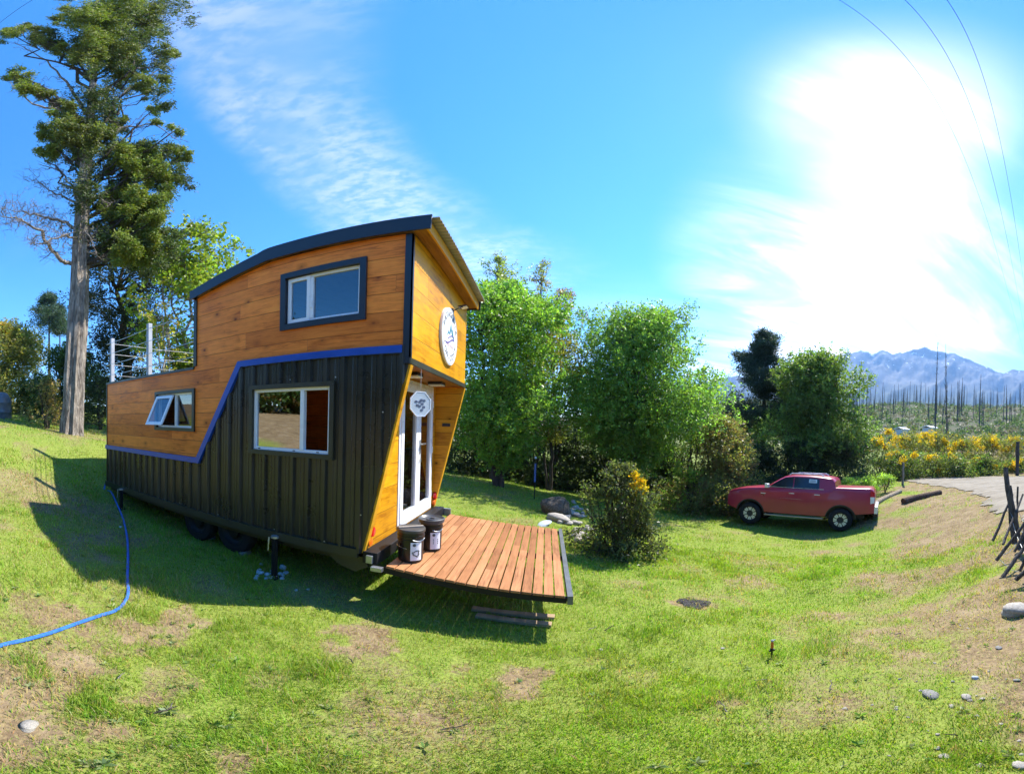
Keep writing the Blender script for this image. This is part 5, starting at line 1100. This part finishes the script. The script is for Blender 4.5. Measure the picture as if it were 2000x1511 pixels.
def rock(p, r, label, kinds=(0, 1, 2), group=None, name='stone', sink=.25, sc=(1, 1, 1), cat='stone'):
    o = bpy.data.objects.new(name, protos_r[int(rng.choice(kinds))]); COL.objects.link(o); o.location = (p.x, p.y, p.z + r * (.55 - sink)); s_ = r * rng.uniform(.85, 1.15); o.scale = (s_ * sc[0], s_ * sc[1], s_ * sc[2]); o.rotation_euler = (rng.uniform(-.2, .2), rng.uniform(-.2, .2), rng.uniform(0, 6.28)); return tag(o, label, cat, group)
# pebbles round the jack, stones by the bush, scattered stones
for k in range(22):
    u, v = rng.normal(533, 21), rng.normal(1126, 6.5); u += (v - 1126) * .9; rock(gpx(u, v), rng.uniform(.022, .042), 'white pebble heaped around the front jack foot', (5, 6), 'pebbles around the jack foot', 'pebble', .1)
for k in range(46):
    t = rng.random(); u = 1105 + 36 * t + rng.normal(0, 11); v = 985 + 62 * t + rng.normal(0, 9); rock(gpx(u, min(v, 1062)), rng.uniform(.06, .13) * (1 - .25 * t), 'pale rounded stone in the heap left of the flowering bush', (0, 1, 2), 'stones left of the flowering bush', 'stone', .2)
rock(gpx(1088, 1017), .21, 'large smooth pale boulder at the left end of the stone heap', (0,), None, 'boulder', .2, (1.45, 1.0, .95))
rock(gpx(1062, 1026), .12, 'flat blue grey stone beside the deck corner', (5,), None, 'stone', .3, (1.8, 1.2, .5))
for u, v, r_, lb, kd in ((57, 1420, .055, 'white stone in the bare patch at the lower left', (0,)), (410, 1053, .085, 'pale stone lying between the trailer wheels', (5,)), (478, 1082, .10, 'flat grey stone wedging the front trailer wheel', (3,)), (1985, 1198, .17, 'large pale boulder cut by the right edge below the fence', (0,)), (1817, 1358, .075, 'grey lump of stone in the dry grass, lower right', (3,)), (1886, 1364, .055, 'yellowish split stone right of the grey lump', (0,)),
                      (1918, 1366, .032, 'small pale stone right of the split stone', (1,)), (1858, 1382, .03, 'small white stone under the split stone', (1,)), (1845, 1478, .035, 'pale stone near the lower right edge', (1,)), (1914, 1498, .033, 'whitish stone at the bottom edge, far right', (0,)), (1905, 1325, .04, 'blue grey stone above the split stone', (5,)), (1830, 1463, .028, 'flat stone near the bottom, lower right', (2,)),
                      (1951, 1266, .045, 'grey stone below the boulder on the right bank', (3,)), (1985, 1330, .035, 'small grey stone at the right edge', (3,)), (1411, 1268, .022, 'small white pebble in the lawn left of the sprinkler', (0,)), (602, 1152, .02, 'tiny white pebble at the edge of the house shadow', (6,)), (578, 1153, .022, 'tiny white pebble left of its twin in the house shadow', (6,)), (235, 1030, .032, 'white scrap of stone beside the blue hose', (6,)), (1174, 1270, .02, 'white pebble in the lawn below the deck corner', (1,)), (1650, 1385, .025, 'pale pebble in the dry grass under the sprinkler', (1,)), (1995, 1497, .05, 'pale stone in the bottom right corner', (1,)), (1750, 1386, .02, 'tiny white stone in the dry grass left of the lump', (0,))):
    rock(gpx(u, v), r_ * (.72 if u > 1600 and r_ < .1 else .85), lb, kd, sink=.38)
for k in range(45):
    u, v = rng.uniform(1690, 2000), rng.uniform(1150, 1505); rock(gpx(u, v), rng.uniform(.006, .014), 'small gravel stone scattered in the dry grass of the right bank', (0, 1, 3), 'gravel on the dry bank', 'gravel_stone', .25)
# stump-like dark rock
p = gpx(1086, 1004); root = rock(p, .36, 'dark weathered tree stump beside the stone heap', (3,), None, 'tree_stump', .1, (1.1, .9, 1.25), 'stump'); root.data = rock_mesh(1, 77, .8, bark('stump_wood', (.05, .04, .03), (.24, .20, .15)))
# buckets
def bucket(x, y, label, r, h, lid):
    z = dz(x) + .0015; root = empty('bucket', (x, y, z), label, 'bucket', 'black buckets on the deck')
    b = MB(); b.lathe([(r * .90, 0), (r * .93, .02), (r * .97, h * .70), (r * 1.03, h * .705), (r * 1.03, h * .73), (r * .985, h * .735), (r * 1.0, h * .80), (r * 1.05, h * .81), (r * 1.05, h * .84), (r, h * .845), (r * 1.01, h)], (x, y, z), 36); b.obj('pail', simple('black_pail_plastic', (.012, .011, .012), .32, bump=.05), root, smooth=True, angle=28)
    ml = simple('lid_plastic', (.055, .05, .046) if lid == 'flat' else (.06, .065, .075), .4)
    b = MB()
    if lid == 'flat': b.lathe([(r * 1.03, h - .022), (r * 1.08, h - .02), (r * 1.08, h + .008), (r * 1.04, h + .016), (.002, h + .016)], (x, y, z), 36, cap=False)
    else: b.lathe([(r * 1.02, h - .03), (r * 1.16, h - .01), (r * 1.20, h + .03), (r * 1.12, h + .036), (r * .95, h + .014), (r * .45, h + .008), (r * .42, h + .022), (r * .30, h + .022), (r * .27, h + .006), (.002, h + .006)], (x, y, z), 36, cap=False)
    ld = b.obj('lid', ml, root, smooth=True, angle=28)
    if lid == 'flat':
        b = MB(); b.bar((x - r * .80, y - r * .55, z + h + .021), (x + r * .75, y + r * .62, z + h + .021), .05, .012); b.obj('lid_flap', simple('taped_strip', (.20, .18, .16), .6), ld)
    a0 = math.atan2(CY - y, CX - x) + .42                    # the paper label, wrapped on the pail
    def wrap(a, q, t): return (x + (r * 1.0 + t) * math.cos(a0 + a / r), y + (r * 1.0 + t) * math.sin(a0 + a / r), z + q)
    def patch(outl, t0, name, mat, par, n_=8):
        b = MB(); a_ = min(q[0] for q in outl); c_ = max(q[0] for q in outl)
        b.plate(outl, [], t0, t0 + .0015, wrap); return b.obj(name, mat, par)
    w2 = .062; lab = patch([(q, .03) for q in np.linspace(-w2, w2, 9)] + [(q, .245) for q in np.linspace(w2, -w2, 9)], .001, 'paper_label', simple('white_paper', (.78, .78, .80), .6, var=.03), root)
    ink = simple('grey_ink', (.08, .10, .10), .6)
    patch([(-.022 + .018 * math.cos(t), .215 + .018 * math.sin(t)) for t in np.linspace(0, 6.28, 14, endpoint=False)], .003, 'label_logo', ink, lab)
    b = MB()
    if lid == 'flat':                                        # three chasing arrows
        for k in range(3):
            a = R(90 + k * 120); ca, sa = math.cos(a), math.sin(a); cx2, cz2 = .0, .115
            for q in ([(-.030, .024), (-.006, .044), (.004, .032), (-.018, .014)], [(.000, .050), (.022, .040), (.012, .018)], [(.014, .036), (.030, .016), (.020, .008), (.006, .028)]):
                b.plate([(cx2 + p_ * ca - s_ * sa, cz2 + p_ * sa + s_ * ca) for p_, s_ in q], [], .003, .0042, wrap)
        b.obj('recycling_symbol', ink, lab)
    else:
        for k in range(3): b.plate(rect(-.03, .10 + k * .024, .03, .114 + k * .024), [], .003, .0042, wrap)
        b.each('label_line', ink, lab)
    b = MB(); hp = [(x + r * 1.07 * math.cos(a0 + .1 + t * .9), y + r * 1.07 * math.sin(a0 + .1 + t * .9), z + h * (.77 - .07 * math.sin((t + .6) / 1.5 * math.pi))) for t in np.linspace(-.45, .75, 12)]; b.tube(hp, .005, 6); b.obj('handle', m_steel, root)
    if lid == 'flat':
        b = MB(); hp = [(x + r * 1.015 * math.cos(t), y + r * 1.015 * math.sin(t), z + h * (.46 + .03 * math.sin(t * 2))) for t in np.linspace(a0 - 2.2, a0 - .7, 16)]; b.tube(hp, .003, 5); b.obj('wire', m_steel, root)
bucket(-.06, .335, 'black bucket with a flat lid and recycling label, nearer the viewer', .142, .37, 'flat')
bucket(.02, .80, 'black bucket with a dished grey lid behind the flat-lidded bucket', .132, .37, 'dish')
# blue hose
hp = [Vector((-6.32, -.0, -.02)), Vector((-6.30, -.04, -.2))]
for u, v in ((216, 962), (228, 985), (240, 1015), (248, 1050), (250, 1090), (249, 1130), (250, 1160), (243, 1180), (225, 1196), (195, 1208), (150, 1222), (100, 1240), (50, 1255), (0, 1268), (-60, 1290)): q = gpx(u, v); hp.append(q + Vector((0, 0, .022)))
fine = []
for i in range(len(hp) - 1):
    p0, p1, p2, p3 = hp[max(i - 1, 0)], hp[i], hp[i + 1], hp[min(i + 2, len(hp) - 1)]
    for k in range(6):
        t = k / 6; fine.append(.5 * ((2 * p1) + (p2 - p0) * t + (2 * p0 - 5 * p1 + 4 * p2 - p3) * t * t + (3 * p1 - p0 - 3 * p2 + p3) * t ** 3))
b = MB(); b.tube(fine, .0165, 10); tag(b.obj('hose', simple('blue_hose_rubber', (.03, .13, .52), .35, var=.25, scale=18), None, smooth=True), 'blue garden hose running from the house across the lawn', 'hose')
# sprinkler
p = gpx(1507, 1284); root = empty('sprinkler', p, 'small black and orange lawn sprinkler on a spike', 'sprinkler')
b = MB(); b.lathe([(.006, -.02), (.008, .06), (.008, .10), (.016, .102), (.016, .115), (.008, .117)], p, 10); b.box((p.x - .028, p.y - .008, p.z + .085), (p.x + .028, p.y + .008, p.z + .10)); b.obj('spike', m_black2 if False else m_blks, root)
b = MB(); b.lathe([(.011, .118), (.014, .14), (.011, .165), (.013, .18), (.010, .20)], p, 12); b.obj('sprinkler_head', simple('orange_plastic', (.62, .13, .02), .4), root)
b = MB(); b.lathe([(.012, .2005), (.014, .215), (.004, .222)], p, 12); b.bar(p + Vector((0, 0, .205)), p + Vector((.03, 0, .215)), .008, .008); b.obj('nozzle', simple('grey_plastic', (.25, .27, .3), .4), root)
# ash patch
p = gpx(1355, 1178); bm = MB(); ring = []
for k in range(36): a = 2 * math.pi * k / 36; rr_ = .19 * (1 + .16 * math.sin(3 * a + 1) + .10 * math.sin(7 * a)); ring.append((p.x + rr_ * 1.1 * math.cos(a), p.y + rr_ * .95 * math.sin(a)))
vs = [on(x, y, .012) for x, y in ring]; cen = on(p.x, p.y, .03); mid_ = [Vector((p.x + (x - p.x) * .6, p.y + (y - p.y) * .6, 0)) for x, y in ring]; mid_ = [on(q.x, q.y, .028) for q in mid_]
fs = [(k, (k + 1) % 36, 36 + (k + 1) % 36, 36 + k) for k in range(36)] + [(36 + k, 36 + (k + 1) % 36, 72) for k in range(36)]
bm.add(vs + mid_ + [cen], fs); t = MT('charcoal_ash'); n = t.noise(t.obj(), 60, 6, .8); ash = bm.obj('ash_patch', t.done(t.pbr(t.ramp(n, [(.35, (.012, .011, .012)), (.55, (.05, .046, .045)), (.7, (.30, .28, .27))]), .95, 0, t.bump(n, .9, .02), .1)), None)
tag(ash, 'round black ash patch of an old fire in the lawn', 'ash patch')
b = MB()
for k in range(14):
    a, r_ = rng.uniform(0, 6.28), .17 * math.sqrt(rng.random()); x, y = p.x + r_ * math.cos(a), p.y + r_ * math.sin(a); d = unit(1)[0] * .03; q = on(x, y, .03); b.bar(q, q + Vector((d[0], d[1], abs(d[2]) * .3)), .008, .006)
b.each('charred_stick', simple('charcoal', (.02, .02, .02), .9), ash)
# planks under the deck end, logs by the pickup
def plank(u0, v0, u1, v1, w_, h_, label, mat, rnd=False, name='plank', group=None, cat='plank', lift=0.):
    a, c = gpx(u0, v0), gpx(u1, v1); b = MB()
    if rnd:
        a.z += h_ * .75; c.z += h_ * .75; pts = [a.lerp(c, t) + Vector((0, 0, .02 * math.sin(t * 5))) for t in np.linspace(0, 1, 8)]; b.tube(pts, [h_ * (1.05 - .15 * t) for t in np.linspace(0, 1, 8)], 14)
    else: a.z += h_ / 2 + .012; c.z += h_ / 2 + .012; b.bar(a, c, w_, h_)
    o = b.obj(name, mat, None, smooth=rnd, bevel=0 if rnd else .004); return tag(o, label, cat, group)
m_pl = wood_mat('weathered_plank', (.22, .15, .09), (.44, .33, .21), 'x', groove=False, knots=False, pitch=9)
plank(922, 1192, 1083, 1210, .085, .035, 'rough plank on the ground under the deck, the farther one', m_pl); plank(930, 1206, 1077, 1225, .085, .035, 'rough plank on the ground under the deck, the nearer one', m_pl)
plank(1705, 990, 1758, 962, 0, .12, 'pale peeled log slanting behind the pickup tailgate', bark('peeled_log', (.20, .15, .10), (.46, .37, .26)), True, 'log', cat='log'); plank(1764, 984, 1836, 965, 0, .13, 'dark brown log lying on the bank right of the peeled log', bark('brown_log', (.05, .032, .024), (.17, .11, .08)), True, 'log', cat='log')
# posts
def post(u, v, d, vtop, r_, label, mat, name='post', cat='post'):
    p = at(u, v, d); z = float(gz(np.array([p.x]), np.array([p.y]))[0]); zt = at(u, vtop, d).z; b = MB(); b.tube([(p.x, p.y, z - .1), (p.x + .01, p.y, (z + zt) / 2), (p.x, p.y, zt)], [r_, r_ * .95, r_ * .9], 10); return tag(b.obj(name, mat, None, smooth=True), label, cat)
post(1763, 944, 20.5, 903, .07, 'grey weathered post at the end of the dirt road', m_barkg); post(1987, 908, 26, 862, .13, 'dark post among the broom at the right edge', m_burnt)
p = at(1044, 955, 12.9); z = float(gz(np.array([p.x]), np.array([p.y]))[0]); root = empty('standpipe', (p.x, p.y, z), 'thin water standpipe with a blue sleeve in the tree shade', 'standpipe')
zt = at(1044, 893, 12.9).z; b = MB(); b.tube([(p.x, p.y, z - .05), (p.x, p.y, zt)], .018, 8); b.obj('pipe', m_blks, root); b = MB(); b.tube([(p.x, p.y, z + (zt - z) * .42), (p.x, p.y, z + (zt - z) * .86)], .035, 8); b.obj('sleeve', simple('blue_plastic', (.03, .09, .30), .4), root); b = MB(); b.lathe([(.03, 0), (.045, .03), (.03, .09), (.0, .1)], (p.x, p.y, zt - .06), 10, cap=False); b.obj('tap', m_steel, root)
# rustic pole fence on the right
FD = 6.6; fence = empty('pole_fence', gpx(1985, 1100), 'broken rustic fence of weathered posts, leaning poles and wire on the right', 'fence'); m_pole = bark('weathered_pole', (.045, .04, .036), (.20, .18, .165), 1.5)
def pole(u0, v0, d0, u1, v1, d1, r0, r1, name='pole'):
    a, c = at(u0, v0, d0), at(u1, v1, d1); b = MB(); limb(b, a, c, r0, r1, 0, 7, 9, .012); return b.obj(name, m_pole, fence, smooth=True)
pole(1982, 1062, 6.4, 1964, 913, 6.6, .052, .044, 'post'); pole(1990, 1052, 6.0, 1972, 948, 6.1, .038, .030); pole(1985, 1040, 6.8, 1988, 950, 6.8, .022, .018)
pole(1939, 1056, 6.2, 1978, 965, 6.6, .026, .018); pole(1959, 1063, 5.6, 1998, 965, 6.5, .022, .016); pole(1946, 1094, 5.5, 2010, 1008, 5.6, .028, .022); pole(1958, 1127, 4.9, 2020, 1040, 5.2, .030, .024); pole(1984, 1132, 4.8, 2030, 1090, 4.8, .032, .028); pole(1981, 1078, 5.4, 2020, 1000, 5.6, .022, .018); pole(1992, 1115, 5.0, 2016, 1060, 5.0, .022, .020); pole(1992, 1075, 6.2, 2015, 985, 6.4, .045, .04, 'post')
for (a, c) in (((1968, 990, 6.6), (2005, 1050, 5.6)), ((1972, 1000, 6.6), (2003, 1085, 5.2)), ((1952, 1092, 5.5), (2003, 1120, 4.8)), ((1955, 1085, 5.6), (1985, 1060, 6.2)), ((1990, 1000, 6.5), (2003, 1020, 6.4))):
    b = MB(); b.tube([at(*a), at(*a).lerp(at(*c), .5) + Vector((0, 0, -.06)), at(*c)], .0035, 5); b.obj('wire', m_steel, fence)
# grey water tank at the left edge
p = gpx(4, 818) if False else at(2, 818, 15.5); z = float(gz(np.array([p.x]), np.array([p.y]))[0]); tk = empty('water_tank', (p.x, p.y, z), 'grey plastic water tank cut by the left edge', 'tank'); t_r = 21 / PF * 15.5; ht = at(2, 766, 15.5).z - z
b = MB(); b.lathe([(t_r, -.1), (t_r, ht * .2), (t_r * 1.03, ht * .22), (t_r, ht * .26), (t_r, ht * .55), (t_r * 1.03, ht * .58), (t_r, ht * .62), (t_r * .97, ht * .74), (t_r * .6, ht * .95), (t_r * .3, ht), (.0, ht)], (p.x, p.y, z), 28, cap=False); b.obj('tank_shell', simple('dark_grey_tank', (.09, .10, .12), .35, var=.2), tk, smooth=True)
b = MB(); b.tube([(p.x + t_r * .5, p.y - t_r * .95, z + ht * .8), (p.x + t_r * .6, p.y - t_r * 1.05, z + ht * .4), (p.x + t_r * .4, p.y - t_r * 1.1, z)], .03, 8); b.obj('pipe', m_blks, tk)
# two white roofed sheds beyond the broom
for u, v, w_, lb in ((1761, 841, 1.5, 'small white roofed shed beyond the broom, the left one'), (1815, 838, 1.7, 'small white roofed shed beyond the broom, beside the tallest burnt trunk')):
    p = at(u, v, 78); z = float(gz(np.array([p.x]), np.array([p.y]))[0]); zt = at(u, v - 6, 78).z; root = empty('shed', (p.x, p.y, z), lb, 'shed'); b = MB(); b.box((p.x - w_ / 2, p.y - 1.1, z - .3), (p.x + w_ / 2, p.y + 1.1, zt - .4)); b.obj('walls', simple('pale_wall', (.5, .5, .48), .8), root)
    b = MB(); b.plate([(-1.4, zt - .4), (0, zt), (1.4, zt - .4), (1.4, zt - .32), (0, zt + .1), (-1.4, zt - .32)], [], -w_ / 2 - .3, w_ / 2 + .3, lambda a, q, t: (p.x + t, p.y + a, q)); b.obj('roof', simple('white_sheet_roof', (.8, .8, .8), .4), root)
# overhead wires
for k, (pts_, lb) in enumerate(((((1640, 0), (1697, 110), (1830, 365), (1915, 545), (2000, 692)), 'overhead wire, the leftmost of the three'), (((1768, 0), (1806, 100), (1870, 290), (1945, 505), (2000, 640)), 'overhead wire, the middle one of the three'), (((1850, 0), (1893, 170), (1930, 310), (1968, 450), (2000, 555)), 'overhead wire, the rightmost of the three'))):
    best = None                                             # a slack wire from overhead to the far pole, straightest fit through the sighted points
    for rt2 in np.linspace(1.2, 9, 60):
        a, c = at(*pts_[0], 7.), at(*pts_[-1], 7. * rt2); e_ = 0
        for u, v in pts_[1:-1]:
            d_ = _ray(u, v); e_ += min(np.linalg.norm(np.cross(np.array(a.lerp(c, t)) - CAMP, d_)) / np.linalg.norm(np.array(a.lerp(c, t)) - CAMP) for t in np.linspace(0, 1, 80))
        if best is None or e_ < best[0]: best = (e_, a, c)
    a, c = best[1], best[2]; fine = [a.lerp(c, t) - Vector((0, 0, .25 * 4 * max(0, t) * (1 - min(t, 1)))) for t in np.linspace(-.6, 1.3, 40)]
    b = MB(); b.tube(fine, .007, 5); tag(b.obj('overhead_wire', m_blks, None, smooth=True), lb, 'wire')
# weeds and twigs in the lawn
LV = Leaves()
for k in range(170):
    if k < 100: u, v = rng.uniform(0, 700), rng.uniform(1090, 1500)
    else: u, v = rng.uniform(700, 2000), rng.uniform(1060, 1505)
    p = gpx(u, v); n = int(rng.integers(7, 14)); a = rng.uniform(0, 6.28, n); ln = rng.uniform(.4, 1, n) * rng.uniform(.02, .06); ax = np.stack([np.cos(a), np.sin(a), rng.uniform(.15, .7, n)], 1)
    P = np.array(p)[None] + ax * ln[:, None] * .5 + np.array([0, 0, .012]); s_ = len(P); LV.add(P, ax, ln.mean() * 1.25, .36, shades(n, (.17, .25, .06) if rng.random() < .6 else (.24, .27, .12), .25))
o = LV.build('lawn_weeds', m_leaf, None); tag(o, 'small broad leaved weeds sprinkled over the lawn', 'weeds', None, 'stuff')
for k in range(16):
    u, v = ((1150, 1232), (1180, 1235), (1420, 1395), (690, 1300), (230, 1330), (1880, 1180), (1930, 1215), (1790, 1130), (1760, 1240), (1590, 1160), (1500, 1330), (860, 1430), (330, 1390), (300, 1397), (1620, 1350), (1870, 1440))[k]
    p = gpx(u, v); a = rng.uniform(0, 3.1); b = MB(); l = rng.uniform(.06, .16); limb(b, p + Vector((0, 0, .02)), p + Vector((math.cos(a) * l, math.sin(a) * l, .03)), .006, .003, .05, 4, 5, .1); tag(b.obj('twig', m_barkd if k % 2 else m_barkp, None), 'thin dry twig lying in the lawn grass', 'twig', 'dry twigs in the lawn')
# air: closed box of thin haze round the whole scene
hz = MB(); hz.box((-4500, -600, -60), (6000, 4800, 900)); t = MT('thin_haze'); pv = t.n('ShaderNodeVolumePrincipled'); pv.inputs['Color'].default_value = (.30, .55, 1.0, 1); pv.inputs['Density'].default_value = HAZE; pv.inputs['Anisotropy'].default_value = .25
t.l(pv.outputs[0], t.o.inputs['Volume']); ho = hz.obj('haze', t.m, None); ho['kind'] = 'stuff'; ho['label'] = 'thin bluish air veiling the far mountain'; ho['category'] = 'haze'
